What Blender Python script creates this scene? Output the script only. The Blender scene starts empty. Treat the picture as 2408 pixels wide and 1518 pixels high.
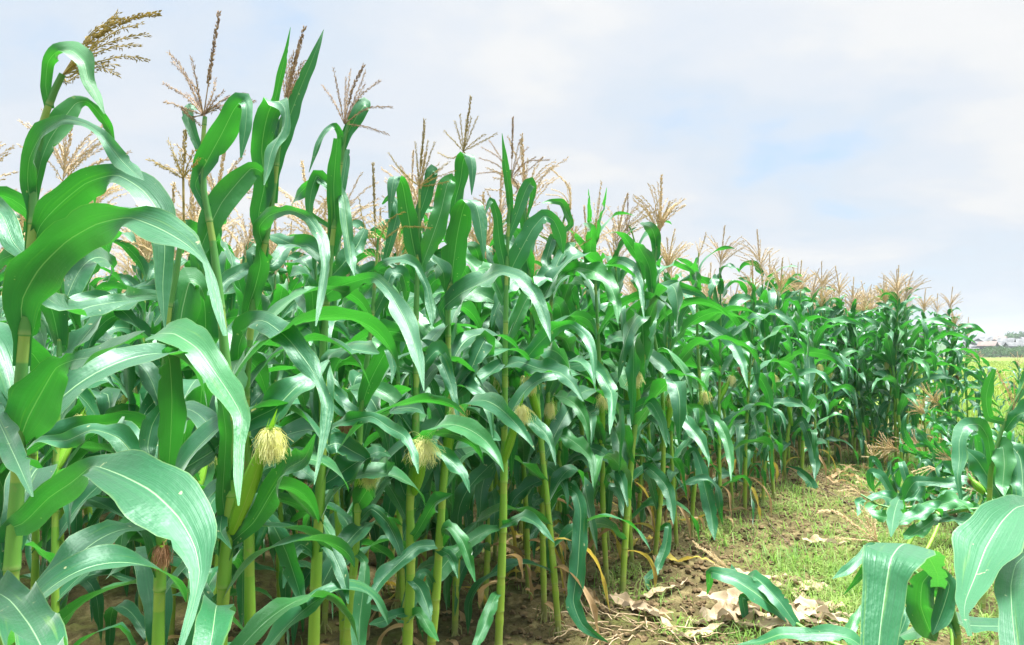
import bpy, math, random
import numpy as np
R = math.radians
random.seed(7); RNG = np.random.default_rng(7)
sc = bpy.context.scene
COL = sc.collection

# ------------------------------------------------------------------ camera
F = 1785.0; CX, CY = 1204.0, 759.0; HOR = 822.0; CH = 1.5      # a 2408 x 1518 picture grid
PITCH = math.atan((HOR - CY) / F)
cd = bpy.data.cameras.new('camera'); cam = bpy.data.objects.new('camera', cd); COL.objects.link(cam)
cam.location = (0, 0, CH); cam.rotation_euler = (math.pi / 2 + PITCH, 0, 0)
cd.sensor_width = 36; cd.lens = 36 * F / 2408; cd.clip_end = 3000; cd.clip_start = 0.05
sc.camera = cam
CAMP = np.array([0, 0, CH])
cp, sp = math.cos(PITCH), math.sin(PITCH)
def at(x, y, d):                     # picture grid point at depth d -> world point
    a = (x - CX) / F * d; b = (CY - y) / F * d
    return np.array([a, d * cp - b * sp, CH + d * sp + b * cp])
def ground_at(x, y, z=0.0):          # picture grid point -> point on the ground
    v = at(x, y, 1.0) - CAMP
    k = (z - CH) / v[2]
    return CAMP + v * k

# ------------------------------------------------------------------ world, sun, exposure
SUN_EL, SUN_AZ = R(76), R(70)       # azimuth clockwise from +Y
w = bpy.data.worlds.new('World'); sc.world = w; w.use_nodes = True
nt = w.node_tree; N = nt.nodes; L = nt.links; N.clear()
out = N.new('ShaderNodeOutputWorld')
sky = N.new('ShaderNodeTexSky'); sky.sky_type = 'NISHITA'; sky.sun_disc = False
sky.sun_elevation = SUN_EL; sky.sun_rotation = SUN_AZ; sky.dust_density = 2.0
b1 = N.new('ShaderNodeBackground'); b1.inputs[1].default_value = 0.09; L.new(sky.outputs[0], b1.inputs[0])
b2 = N.new('ShaderNodeBackground')
tc = N.new('ShaderNodeTexCoord')
sep = N.new('ShaderNodeSeparateXYZ'); L.new(tc.outputs['Generated'], sep.inputs[0])
# clouds lie on a high level sheet: direction / (z + c)
zc = N.new('ShaderNodeMath'); zc.operation = 'ADD'; zc.inputs[1].default_value = 0.22; L.new(sep.outputs[2], zc.inputs[0])
zm = N.new('ShaderNodeMath'); zm.operation = 'MAXIMUM'; zm.inputs[1].default_value = 0.05; L.new(zc.outputs[0], zm.inputs[0])
cmb = N.new('ShaderNodeCombineXYZ')
for i in (0, 1): 
    dv = N.new('ShaderNodeMath'); dv.operation = 'DIVIDE'; L.new(sep.outputs[i], dv.inputs[0]); L.new(zm.outputs[0], dv.inputs[1]); L.new(dv.outputs[0], cmb.inputs[i])
def noise(nt, vec, scale, det=5, rough=0.5, dist=0.0):
    n = nt.nodes.new('ShaderNodeTexNoise'); n.inputs['Scale'].default_value = scale; n.inputs['Detail'].default_value = det
    n.inputs['Roughness'].default_value = rough; n.inputs['Distortion'].default_value = dist
    if vec is not None: nt.links.new(vec, n.inputs['Vector'])
    return n
def ramp(nt, fac, stops, interp='EASE'):
    r = nt.nodes.new('ShaderNodeValToRGB'); r.color_ramp.interpolation = interp
    e = r.color_ramp.elements
    while len(e) > 1: e.remove(e[-1])
    for i, (p, c) in enumerate(stops):
        if i == 0: e[0].position = p; x = e[0]
        else: x = e.new(p)
        x.color = (c, c, c, 1) if isinstance(c, (int, float)) else tuple(c) + (1,)
    if fac is not None: nt.links.new(fac, r.inputs[0])
    return r
def mth(nt, op, a, b=None, c=None):
    m = nt.nodes.new('ShaderNodeMath'); m.operation = op
    for i, v in enumerate((a, b, c)):
        if v is None: continue
        if isinstance(v, (int, float)): m.inputs[i].default_value = v
        else: nt.links.new(v, m.inputs[i])
    return m.outputs[0]
def mix(nt, fac, a, b, mode='MIX'):
    m = nt.nodes.new('ShaderNodeMix'); m.data_type = 'RGBA'; m.blend_type = mode
    for s, v in ((0, fac), (6, a), (7, b)):
        if isinstance(v, (int, float)): m.inputs[s].default_value = v
        elif isinstance(v, tuple): m.inputs[s].default_value = v + (1,)
        else: nt.links.new(v, m.inputs[s])
    return m.outputs[2]
mp = N.new('ShaderNodeMapping'); mp.inputs['Location'].default_value = (1.6, 9.62, 0); mp.inputs['Scale'].default_value = (0.9, 1.1, 1)
L.new(cmb.outputs[0], mp.inputs[0])
n1 = noise(nt, mp.outputs[0], 1.1, 6, 0.52, 0.3)
n2 = noise(nt, mp.outputs[0], 2.6, 4, 0.5)
cl = mth(nt, 'ADD', mth(nt, 'MULTIPLY', n1.outputs[0], 0.7), mth(nt, 'MULTIPLY', n2.outputs[0], 0.3))
ccol = ramp(nt, cl, [(0.32, (0.56, 0.74, 0.95)), (0.42, (0.75, 0.83, 0.92)), (0.50, (0.82, 0.87, 0.935)), (0.58, (0.92, 0.935, 0.95)), (0.66, (1.0, 0.99, 0.98))])
L.new(ccol.outputs[0], b2.inputs[0])
zen = ramp(nt, sep.outputs[2], [(0.0, 0.103), (0.46, 0.110), (0.80, 0.33), (1.0, 0.5)])     # an overcast sky is about three times as bright overhead
L.new(mth(nt, 'MULTIPLY', zen.outputs[0], 2.95), b2.inputs[1])
ms = N.new('ShaderNodeMixShader')
cov = ramp(nt, cl, [(0.30, 0.80), (0.46, 0.97), (0.55, 1.0)])
L.new(cov.outputs[0], ms.inputs[0]); L.new(b1.outputs[0], ms.inputs[1]); L.new(b2.outputs[0], ms.inputs[2]); L.new(ms.outputs[0], out.inputs[0])

sl = bpy.data.lights.new('sun', 'SUN'); sl.energy = 5.0; sl.angle = R(20); sl.color = (1, 0.97, 0.9)
so = bpy.data.objects.new('sun', sl); COL.objects.link(so); so.rotation_euler = (math.pi / 2 - SUN_EL, 0, -SUN_AZ + math.pi)
vs = sc.view_settings; vs.view_transform = 'Standard'; vs.look = 'None'; vs.gamma = 1; vs.exposure = 1.62
sc.cycles.max_bounces = 7; sc.cycles.transmission_bounces = 5; sc.cycles.diffuse_bounces = 2; sc.cycles.glossy_bounces = 3
sc.cycles.transparent_max_bounces = 4; sc.cycles.use_denoising = True

# ------------------------------------------------------------------ materials
M = {}
def newmat(name):
    m = bpy.data.materials.new(name); m.use_nodes = True; M[name] = m
    nt = m.node_tree; bs = nt.nodes['Principled BSDF']; return m, nt, bs
def leaf_mat(name, dark, light, trans, midrib, rough=0.42, tw=0.4, sheen=0.25, blotch=None):
    m, nt, bs = newmat(name); N = nt.nodes; L = nt.links
    uv = N.new('ShaderNodeUVMap'); sx = N.new('ShaderNodeSeparateXYZ'); L.new(uv.outputs[0], sx.inputs[0])
    oi = N.new('ShaderNodeObjectInfo'); tcn = N.new('ShaderNodeTexCoord')
    big = noise(nt, tcn.outputs['Object'], 6.0, 3)
    f = mth(nt, 'ADD', mth(nt, 'MULTIPLY', oi.outputs['Random'], 0.55), mth(nt, 'MULTIPLY', big.outputs[0], 0.45))
    base = mix(nt, f, dark, light)
    a = mth(nt, 'ABSOLUTE', mth(nt, 'SUBTRACT', sx.outputs[0], 0.5))          # distance from the midrib, 0 to 0.5
    # parallel veins
    st = N.new('ShaderNodeCombineXYZ'); L.new(mth(nt, 'MULTIPLY', sx.outputs[0], 34), st.inputs[0]); L.new(mth(nt, 'MULTIPLY', sx.outputs[1], 1.6), st.inputs[1]); L.new(oi.outputs['Random'], st.inputs[2])
    vein = noise(nt, st.outputs[0], 1.0, 3, 0.6)
    vf = ramp(nt, vein.outputs[0], [(0.35, 0.0), (0.7, 1.0)])
    base = mix(nt, mth(nt, 'MULTIPLY', vf.outputs[0], 0.35), base, light)
    mr = ramp(nt, a, [(0.006, 1.0), (0.018, 0.0)])
    if blotch:
        bl = noise(nt, tcn.outputs['Object'], 9.0, 5, 0.65)
        bf = ramp(nt, bl.outputs[0], [(0.56, 0.0), (0.66, 1.0)])
        base = mix(nt, bf.outputs[0], base, blotch)
    else:
        spk = noise(nt, tcn.outputs['Object'], 55.0, 2, 0.5)                    # chewed and dusty specks
        sf = ramp(nt, spk.outputs[0], [(0.72, 0.0), (0.76, 0.75)])
        base = mix(nt, sf.outputs[0], base, (0.42, 0.45, 0.22))
        sv = N.new('ShaderNodeCombineXYZ'); L.new(mth(nt, 'MULTIPLY', sx.outputs[0], 9), sv.inputs[0]); L.new(mth(nt, 'MULTIPLY', sx.outputs[1], 3.5), sv.inputs[1]); L.new(mth(nt, 'MULTIPLY', oi.outputs['Random'], 40), sv.inputs[2])
        ys = noise(nt, sv.outputs[0], 1.0, 3, 0.55); yf = ramp(nt, ys.outputs[0], [(0.60, 0.0), (0.74, 0.55)]); base = mix(nt, yf.outputs[0], base, (0.13, 0.27, 0.04))
        e = ramp(nt, a, [(0.470, 0.0), (0.497, 0.22)])
        base = mix(nt, e.outputs[0], base, (0.35, 0.48, 0.12))
    if name == 'corn_leaf':
        yg = ramp(nt, oi.outputs['Random'], [(0.70, 0.0), (0.95, 0.6)]); base = mix(nt, yg.outputs[0], base, (0.030, 0.175, 0.022))
    base = mix(nt, mr.outputs[0], base, midrib)
    L.new(base, bs.inputs['Base Color']); bs.inputs['Roughness'].default_value = rough
    bs.inputs['Specular IOR Level'].default_value = 0.6 if name == 'corn_leaf' else 0.3
    bs.inputs['Sheen Weight'].default_value = sheen; bs.inputs['Sheen Roughness'].default_value = 0.45; bs.inputs['Sheen Tint'].default_value = (0.85, 1, 0.93, 1)
    if name == 'corn_leaf': bs.inputs['Specular Tint'].default_value = (0.70, 1.0, 0.86, 1)
    pk = noise(nt, tcn.outputs['Object'], 45, 2)
    cr = N.new('ShaderNodeCombineXYZ'); L.new(mth(nt, 'MULTIPLY', sx.outputs[0], 7), cr.inputs[0]); L.new(mth(nt, 'MULTIPLY', sx.outputs[1], 55), cr.inputs[1]); L.new(oi.outputs['Random'], cr.inputs[2])
    crk = noise(nt, cr.outputs[0], 1.0, 2, 0.5); cmask = ramp(nt, noise(nt, tcn.outputs['Object'], 5.0, 1).outputs[0], [(0.42, 0.0), (0.60, 1.4)])
    pk = type('o', (), {'outputs': [mth(nt, 'ADD', pk.outputs[0], mth(nt, 'MULTIPLY', crk.outputs[0], cmask.outputs[0]))]})
    hgt = mth(nt, 'ADD', mth(nt, 'MULTIPLY', vein.outputs[0], 0.5), mth(nt, 'MULTIPLY', pk.outputs[0], 0.7))
    hgt = mth(nt, 'SUBTRACT', hgt, mth(nt, 'MULTIPLY', mr.outputs[0], 0.6))
    bp = N.new('ShaderNodeBump'); bp.inputs['Strength'].default_value = 0.4; bp.inputs['Distance'].default_value = 0.004
    L.new(hgt, bp.inputs['Height']); L.new(bp.outputs[0], bs.inputs['Normal'])
    tr = N.new('ShaderNodeBsdfTranslucent'); L.new(mix(nt, mth(nt, 'MULTIPLY', vf.outputs[0], 0.3), trans, tuple(min(1, c * 1.3) for c in trans)), tr.inputs[0])
    mx = N.new('ShaderNodeMixShader'); mx.inputs[0].default_value = tw
    L.new(bs.outputs[0], mx.inputs[1]); L.new(tr.outputs[0], mx.inputs[2])
    L.new(mx.outputs[0], N['Material Output'].inputs[0])
    return m
leaf_mat('corn_leaf', (0.001, 0.040, 0.019), (0.010, 0.150, 0.044), (0.06, 0.48, 0.03), (0.24, 0.42, 0.20), 0.42, 0.20, 0.38)
leaf_mat('dry_leaf', (0.22, 0.13, 0.055), (0.46, 0.32, 0.17), (0.5, 0.33, 0.15), (0.62, 0.5, 0.32), 0.8, 0.25, 0.1, (0.26, 0.17, 0.08))
leaf_mat('yellow_leaf', (0.35, 0.30, 0.04), (0.55, 0.45, 0.08), (0.6, 0.45, 0.08), (0.62, 0.55, 0.3), 0.6, 0.35, 0.1, (0.30, 0.18, 0.06))
leaf_mat('bleached_leaf', (0.30, 0.22, 0.13), (0.52, 0.41, 0.28), (0.6, 0.5, 0.36), (0.66, 0.56, 0.42), 0.85, 0.15, 0.0, (0.30, 0.21, 0.12))

def stalk_mat():
    m, nt, bs = newmat('corn_stalk'); N = nt.nodes; L = nt.links
    uv = N.new('ShaderNodeUVMap'); sx = N.new('ShaderNodeSeparateXYZ'); L.new(uv.outputs[0], sx.inputs[0])
    tcn = N.new('ShaderNodeTexCoord'); oi = N.new('ShaderNodeObjectInfo')
    hcol = ramp(nt, sx.outputs[0], [(0.0, (0.28, 0.20, 0.10)), (0.05, (0.30, 0.28, 0.09)), (0.12, (0.32, 0.47, 0.045)), (0.40, (0.20, 0.42, 0.04)), (0.7, (0.06, 0.24, 0.05)), (1.0, (0.04, 0.19, 0.045))], 'LINEAR')
    mpn = N.new('ShaderNodeMapping'); mpn.inputs['Scale'].default_value = (60, 60, 4); L.new(tcn.outputs['Object'], mpn.inputs[0])
    sn = noise(nt, mpn.outputs[0], 1.0, 4, 0.6)
    c = mix(nt, mth(nt, 'MULTIPLY', sn.outputs[0], 0.5), hcol.outputs[0], (0.12, 0.32, 0.05))
    bn = noise(nt, tcn.outputs['Object'], 14, 4, 0.65)
    bf = ramp(nt, bn.outputs[0], [(0.60, 0.0), (0.72, 0.5)])
    c = mix(nt, bf.outputs[0], c, (0.34, 0.24, 0.12))
    nd = ramp(nt, sx.outputs[1], [(0.0, 1.0), (0.06, 0.0), (0.93, 0.0), (1.0, 0.8)])
    c = mix(nt, mth(nt, 'MULTIPLY', nd.outputs[0], 0.35), c, (0.40, 0.45, 0.18))
    ex = ramp(nt, sx.outputs[1], [(0.76, 0.0), (0.78, 1.0)]); c = mix(nt, mth(nt, 'MULTIPLY', ex.outputs[0], 0.45), c, (0.36, 0.44, 0.08))
    L.new(c, bs.inputs['Base Color']); bs.inputs['Roughness'].default_value = 0.45
    bp = N.new('ShaderNodeBump'); bp.inputs['Strength'].default_value = 0.3; bp.inputs['Distance'].default_value = 0.002
    L.new(sn.outputs[0], bp.inputs['Height']); L.new(bp.outputs[0], bs.inputs['Normal'])
stalk_mat()
def simple(name, a, b, scale, rough=0.7, tw=0.0, trans=None, bump=0.0):
    m, nt, bs = newmat(name); N = nt.nodes; L = nt.links
    tcn = N.new('ShaderNodeTexCoord'); n = noise(nt, tcn.outputs['Object'], scale, 5, 0.6)
    r = ramp(nt, n.outputs[0], [(0.35, a), (0.65, b)]); L.new(r.outputs[0], bs.inputs['Base Color']); bs.inputs['Roughness'].default_value = rough; bs.inputs['Specular IOR Level'].default_value = 0.25
    if bump:
        bp = N.new('ShaderNodeBump'); bp.inputs['Strength'].default_value = bump; bp.inputs['Distance'].default_value = 0.01
        L.new(n.outputs[0], bp.inputs['Height']); L.new(bp.outputs[0], bs.inputs['Normal'])
    if tw:
        tr = N.new('ShaderNodeBsdfTranslucent'); tr.inputs[0].default_value = trans + (1,)
        mx = N.new('ShaderNodeMixShader'); mx.inputs[0].default_value = tw
        L.new(bs.outputs[0], mx.inputs[1]); L.new(tr.outputs[0], mx.inputs[2]); L.new(mx.outputs[0], N['Material Output'].inputs[0])
    return m
simple('tassel_olive', (0.17, 0.14, 0.05), (0.40, 0.31, 0.13), 60, 0.7, 0.3, (0.7, 0.6, 0.2))
simple('tassel_pink', (0.20, 0.13, 0.085), (0.42, 0.31, 0.19), 60, 0.7, 0.25, (0.6, 0.45, 0.25))
simple('tassel_straw', (0.52, 0.40, 0.22), (0.76, 0.62, 0.38), 60, 0.7, 0.3, (0.7, 0.55, 0.3))
simple('tassel_blush', (0.46, 0.36, 0.22), (0.70, 0.57, 0.38), 60, 0.7, 0.3, (0.7, 0.55, 0.35))
simple('silk_pale', (0.78, 0.82, 0.38), (0.92, 0.93, 0.62), 30, 0.5, 0.5, (0.95, 0.92, 0.45))
simple('silk_brown', (0.24, 0.11, 0.06), (0.44, 0.26, 0.14), 30, 0.6, 0.2, (0.4, 0.2, 0.1))
leaf_mat('husk', (0.15, 0.46, 0.03), (0.28, 0.58, 0.05), (0.25, 0.65, 0.03), (0.46, 0.60, 0.18), 0.45, 0.2, 0.0)
simple('grass_blade', (0.09, 0.19, 0.035), (0.23, 0.30, 0.085), 3, 0.6, 0.35, (0.3, 0.55, 0.1))
simple('straw', (0.28, 0.20, 0.11), (0.52, 0.40, 0.26), 20, 0.85)
simple('clod', (0.06, 0.04, 0.018), (0.19, 0.135, 0.07), 25, 0.95, bump=0.5)
simple('bark', (0.08, 0.06, 0.04), (0.16, 0.12, 0.09), 8, 0.9)
simple('tree_leaf', (0.035, 0.09, 0.035), (0.07, 0.15, 0.05), 0.6, 0.7, 0.2, (0.1, 0.25, 0.05))
simple('rice', (0.13, 0.23, 0.028), (0.20, 0.28, 0.04), 0.5, 0.7, 0.3, (0.5, 0.6, 0.1))
simple('plaster', (0.16, 0.16, 0.16), (0.26, 0.26, 0.26), 0.8, 0.9)
simple('roof_grey', (0.06, 0.065, 0.07), (0.15, 0.155, 0.16), 0.8, 0.8)
simple('roof_red', (0.15, 0.11, 0.10), (0.2, 0.15, 0.13), 0.8, 0.8)
simple('window_dark', (0.05, 0.06, 0.07), (0.08, 0.09, 0.10), 1, 0.3)
def soil_mat():
    m, nt, bs = newmat('soil'); N = nt.nodes; L = nt.links
    tcn = N.new('ShaderNodeTexCoord'); O = tcn.outputs['Object']
    a = noise(nt, O, 9.0, 8, 0.68); b = noise(nt, O, 1.3, 4, 0.6); c = noise(nt, O, 60, 4, 0.7)
    col = ramp(nt, a.outputs[0], [(0.30, (0.022, 0.017, 0.006)), (0.5, (0.082, 0.066, 0.026)), (0.66, (0.23, 0.188, 0.09))])
    g = ramp(nt, c.outputs[0], [(0.4, 0.0), (0.7, 0.6)])
    col = mix(nt, g.outputs[0], col.outputs[0], (0.14, 0.116, 0.055))
    mo = ramp(nt, b.outputs[0], [(0.44, 0.0), (0.60, 0.7)])
    mo2 = mth(nt, 'MULTIPLY', mo.outputs[0], ramp(nt, a.outputs[0], [(0.36, 0.1), (0.58, 1.0)]).outputs[0])
    col = mix(nt, mo2, col, (0.11, 0.13, 0.03))
    L.new(col, bs.inputs['Base Color']); bs.inputs['Roughness'].default_value = 0.95; bs.inputs['Specular IOR Level'].default_value = 0.2
    h = mth(nt, 'ADD', mth(nt, 'MULTIPLY', a.outputs[0], 1.0), mth(nt, 'MULTIPLY', c.outputs[0], 0.35))
    bp = N.new('ShaderNodeBump'); bp.inputs['Strength'].default_value = 0.9; bp.inputs['Distance'].default_value = 0.03
    L.new(h, bp.inputs['Height']); L.new(bp.outputs[0], bs.inputs['Normal'])
soil_mat()

# ------------------------------------------------------------------ helpers
class MB:
    def __init__(s): s.v = []; s.f = []; s.uv = []; s.n = 0
    def add(s, v, f, uv=None):
        v = np.asarray(v, float); s.v.append(v)
        s.f += [tuple(int(i) + s.n for i in q) for q in f]
        s.uv.append(np.zeros((len(v), 2)) if uv is None else np.asarray(uv, float)); s.n += len(v)
    def mesh(s, name, mat, origin=None, smooth=True):
        v = np.concatenate(s.v); uv = np.concatenate(s.uv)
        if origin is not None: v = v - np.asarray(origin)
        me = bpy.data.meshes.new(name); me.from_pydata(v.tolist(), [], s.f)
        lay = me.uv_layers.new(name='UVMap'); idx = np.empty(len(me.loops), int); me.loops.foreach_get('vertex_index', idx)
        lay.data.foreach_set('uv', uv[idx].astype(np.float32).ravel())
        if smooth: me.polygons.foreach_set('use_smooth', np.ones(len(me.polygons), bool))
        me.materials.append(M[mat]); return me
def link(name, me, parent=None):
    o = bpy.data.objects.new(name, me); COL.objects.link(o)
    if parent is not None: o.parent = parent
    return o
def tag(o, label=None, cat=None, group=None, kind=None):
    for k, v in (('label', label), ('category', cat), ('group', group), ('kind', kind)):
        if v: o[k] = v
    return o
def empty(name, loc, label, cat, group=None):
    o = bpy.data.objects.new(name, None); COL.objects.link(o); o.location = loc; o.empty_display_size = 0.1
    return tag(o, label, cat, group)
def nrm(a): 
    return a / np.maximum(np.linalg.norm(a, axis=-1, keepdims=True), 1e-9)
def spline(P, n):                     # Catmull-Rom through the rows of P, even in chord length
    P = np.asarray(P, float); m = len(P)
    if m == 2: 
        t = np.linspace(0, 1, n)[:, None]; return P[0] * (1 - t) + P[1] * t
    Q = np.vstack([2 * P[0] - P[1], P, 2 * P[-1] - P[-2]])
    seg = np.linalg.norm(np.diff(P[:, :3], axis=0), axis=1); cum = np.concatenate([[0], np.cumsum(seg)])
    out = []
    for s in np.linspace(0, cum[-1] * 0.99999, n):
        i = min(np.searchsorted(cum, s, 'right') - 1, m - 2); t = (s - cum[i]) / max(seg[i], 1e-9)
        p0, p1, p2, p3 = Q[i], Q[i + 1], Q[i + 2], Q[i + 3]
        out.append(0.5 * (2 * p1 + (p2 - p0) * t + (2 * p0 - 5 * p1 + 4 * p2 - p3) * t * t + (3 * p1 - p0 - 3 * p2 + p3) * t ** 3))
    return np.array(out)
def vnoise(x, y, seed=0):
    xi = np.floor(x).astype(np.int64); yi = np.floor(y).astype(np.int64); fx = x - xi; fy = y - yi
    def h(a, b):
        k = (a * 374761393 + b * 668265263 + seed * 974634777) & 0xffffffff
        k = ((k ^ (k >> 13)) * 1274126177) & 0xffffffff
        return ((k ^ (k >> 16)) & 0xffff) / 65535.0
    ux = fx * fx * (3 - 2 * fx); uy = fy * fy * (3 - 2 * fy)
    return (h(xi, yi) * (1 - ux) + h(xi + 1, yi) * ux) * (1 - uy) + (h(xi, yi + 1) * (1 - ux) + h(xi + 1, yi + 1) * ux) * uy

# edge of the field (first row of plants), from beside the camera to the far right
EDGE = np.array([(-1.25, -0.3), (-0.95, 1.2), (-0.85, 2.0), (-0.5, 2.75), (-0.1, 3.4), (0.45, 4.3), (0.97, 5.2), (1.95, 6.8), (3.1, 8.6), (4.2, 9.4), (5.2, 10.1), (6.4, 11.3), (7.1, 12.6), (7.3, 14.5)])
def edge_x(y): return np.interp(y, EDGE[:, 1], EDGE[:, 0])
def edge_dist(x, y):
    x = np.asarray(x, float); y = np.asarray(y, float); best = np.full(x.shape, 1e9)
    for a, b in zip(EDGE[:-1], EDGE[1:]):
        d = b - a; t = np.clip(((x - a[0]) * d[0] + (y - a[1]) * d[1]) / (d @ d), 0, 1)
        best = np.minimum(best, np.hypot(x - a[0] - t * d[0], y - a[1] - t * d[1]))
    return np.where(x < edge_x(y), -best, best)                       # negative inside the field
def gz(x, y, fine=True):
    x = np.asarray(x, float); y = np.asarray(y, float)
    ed = edge_dist(x, y)
    z = 0.05 / (1 + np.exp((ed - 0.25) * 9)) - 0.03
    z = z + 0.05 * (vnoise(x * 1.3, y * 1.3, 1) - 0.5)
    if fine:
        z = z + 0.035 * (vnoise(x * 6, y * 6, 2) - 0.5) + 0.055 * (np.maximum(vnoise(x * 15, y * 15, 3), 0.45) - 0.5) + 0.024 * (vnoise(x * 34, y * 34, 4) - 0.5)
    return z

# ------------------------------------------------------------------ ground
def axis(lo, hi, step, far):
    core = np.arange(lo, hi, step); k = np.cumsum(step * 1.35 ** np.arange(1, 40)); k = k[k < far]
    return np.concatenate([lo - k[::-1], core, hi + k])
gx, gy = axis(-4.5, 5.5, 0.035, 1200), axis(1.5, 12.5, 0.035, 1200)
X, Y = np.meshgrid(gx, gy, indexing='ij'); Z = gz(X, Y)
far = np.hypot(X, Y - 6); Z = np.where(far > 25, -0.02, Z)
V = np.stack([X, Y, Z], -1).reshape(-1, 3); ni, nj = X.shape
I, J = np.meshgrid(np.arange(ni - 1), np.arange(nj - 1), indexing='ij'); a = (I * nj + J).ravel()
mb = MB(); mb.add(V, np.stack([a, a + nj, a + nj + 1, a + 1], 1).tolist())
tag(link('ground', mb.mesh('ground', 'soil')), kind='structure')

# ------------------------------------------------------------------ plant pieces
def ribbon(mb, P, W, Nn, fold=0.25, ruf=0.10, nx=6, rnd=None, lam=0.22):
    rnd = rnd or random
    n = len(P); T = nrm(np.gradient(P, axis=0)); S = nrm(np.cross(T, Nn)); Nn = nrm(np.cross(S, T))
    s = np.concatenate([[0], np.cumsum(np.linalg.norm(np.diff(P, axis=0), axis=1))]); Lt = s[-1]
    u = np.linspace(-1, 1, nx + 1)
    ph = [rnd.uniform(0, 6.3) for _ in range(4)]; l1 = lam * rnd.uniform(0.8, 1.3); l2 = lam * rnd.uniform(0.45, 0.7)
    nick = np.ones((2, n))
    for sd in (0, 1):
        if rnd.random() < 0.4:
            for _ in range(rnd.randint(1, 3)): nick[sd, rnd.randint(n // 5, n - 3)] = rnd.uniform(.55, .9)
    rows = []; uv = []
    env = np.clip(s / (0.15 * Lt), 0, 1) * np.clip((Lt - s) / (0.2 * Lt), 0.2, 1)
    for k, uu in enumerate(u):
        au = abs(uu); side = 0 if uu < 0 else 1
        rr = np.sin(6.283 * s / l1 + ph[side]) + 0.45 * np.sin(6.283 * s / l2 + ph[2 + side])
        off = W / 2 * au * math.sin(fold) + ruf * W * au ** 1.8 * rr * env
        r2 = np.sin(6.283 * s / (l1 * 0.9) + ph[side] + 1.2) + 0.5 * np.sin(6.283 * s / (l2 * 0.8) + ph[3 - side])
        rows.append(P + S * (uu * W / 2 * math.cos(fold) * (1 + 0.10 * au * r2 * env) * (nick[side] if au > 0.99 else 1))[:, None] + Nn * off[:, None]); uv.append(np.stack([np.full(n, uu * 0.5 + 0.5), s], 1))
    A = np.stack(rows, 1).reshape(-1, 3); U = np.stack(uv, 1).reshape(-1, 2); m = nx + 1
    f = [(i * m + k, i * m + k + 1, (i + 1) * m + k + 1, (i + 1) * m + k) for i in range(n - 1) for k in range(nx)]
    mb.add(A, f, U)
def blade(mb, base, az, el0, length, width, droop, roll0=0.0, roll1=0.0, power=1.3, kink=None, sway=0.0, rnd=random, n=26, fold=0.28, ruf=0.08, nx=6, minel=-1.45):
    t = np.linspace(0, 1, n); el = el0 - droop * t ** power
    if kink: el = el - kink[1] / (1 + np.exp(-(t - kink[0]) * 40))
    p1, p2 = rnd.uniform(0, 6.28), rnd.uniform(0, 6.28)
    el = el + 0.16 * t * np.sin(t * 9 + p1); el = np.maximum(el, minel); azs = az + sway * t ** 1.5 + 0.25 * t * np.sin(t * 7 + p2)
    T = np.stack([np.cos(el) * np.cos(azs), np.cos(el) * np.sin(azs), np.sin(el)], 1)
    P = np.asarray(base) + np.concatenate([[np.zeros(3)], np.cumsum(T[:-1] * length / (n - 1), 0)])
    S = np.stack([-np.sin(azs), np.cos(azs), 0 * azs], 1); Nn = np.cross(T, S)
    r = roll0 + (roll1 - roll0) * t + 0.6 * np.sin(t * 7 + p1) * t
    Nn = Nn * np.cos(r)[:, None] + S * np.sin(r)[:, None]
    W = width * np.interp(t, [0, 0.08, 0.22, 0.45, 0.65, 0.82, 0.93, 1], [0.45, 0.7, 0.93, 1, 0.88, 0.58, 0.28, 0.02])
    ribbon(mb, P, W, Nn, fold, ruf, nx, rnd)
def stalk(mb, P, r0, r1, inter=0.17, nr=9):
    P = np.asarray(P); n = max(16, int(len(P))); s = np.concatenate([[0], np.cumsum(np.linalg.norm(np.diff(P, axis=0), axis=1))]); Lt = s[-1]
    nodes = []; z = 0.05; 
    while z < Lt: nodes.append(z); z += inter * (0.65 + 0.7 * min(1, z / 0.6)) * random.uniform(0.9, 1.1)
    if not nodes: nodes = [0.0]
    q = sorted(set([0.0] + [k + o for k in nodes for o in (-0.045, -0.040, -0.012, -0.004, 0.0, 0.006, 0.03, 0.08)] + [Lt])); q = np.array([x for x in q if 0 <= x <= Lt])
    C = np.stack([np.interp(q, s, P[:, k]) for k in range(3)], 1)
    T = nrm(np.gradient(C, axis=0)); ref = np.array([0.9, 0.43, 0.02]); A = nrm(np.cross(T, ref)); B = np.cross(T, A)
    nd = np.array(nodes); rows = []; uv = []
    for i, x in enumerate(q):
        j = np.searchsorted(nd, x, 'right') - 1; z0 = nd[j] if j >= 0 else -0.1; z1 = nd[j + 1] if j + 1 < len(nd) else max(Lt, z0 + 0.17)
        fr = (x - z0) / (z1 - z0); r = r0 * 1.12 + (r1 - r0 * 1.12) * (x / Lt) ** 1.9
        dn = min(abs(x - z0), abs(x - z1)); r *= 1 + 0.06 * math.exp(-(dn / 0.006) ** 2) + (0.11 if fr < 0.77 else 0.0) * (x > 0.25)
        for k in range(nr):
            an = 6.2832 * k / nr; rows.append(C[i] + A[i] * r * math.cos(an) + B[i] * r * math.sin(an)); uv.append((x / Lt, fr))
    f = [(i * nr + k, i * nr + (k + 1) % nr, (i + 1) * nr + (k + 1) % nr, (i + 1) * nr + k) for i in range(len(q) - 1) for k in range(nr)]
    mb.add(rows, f, uv)
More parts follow.
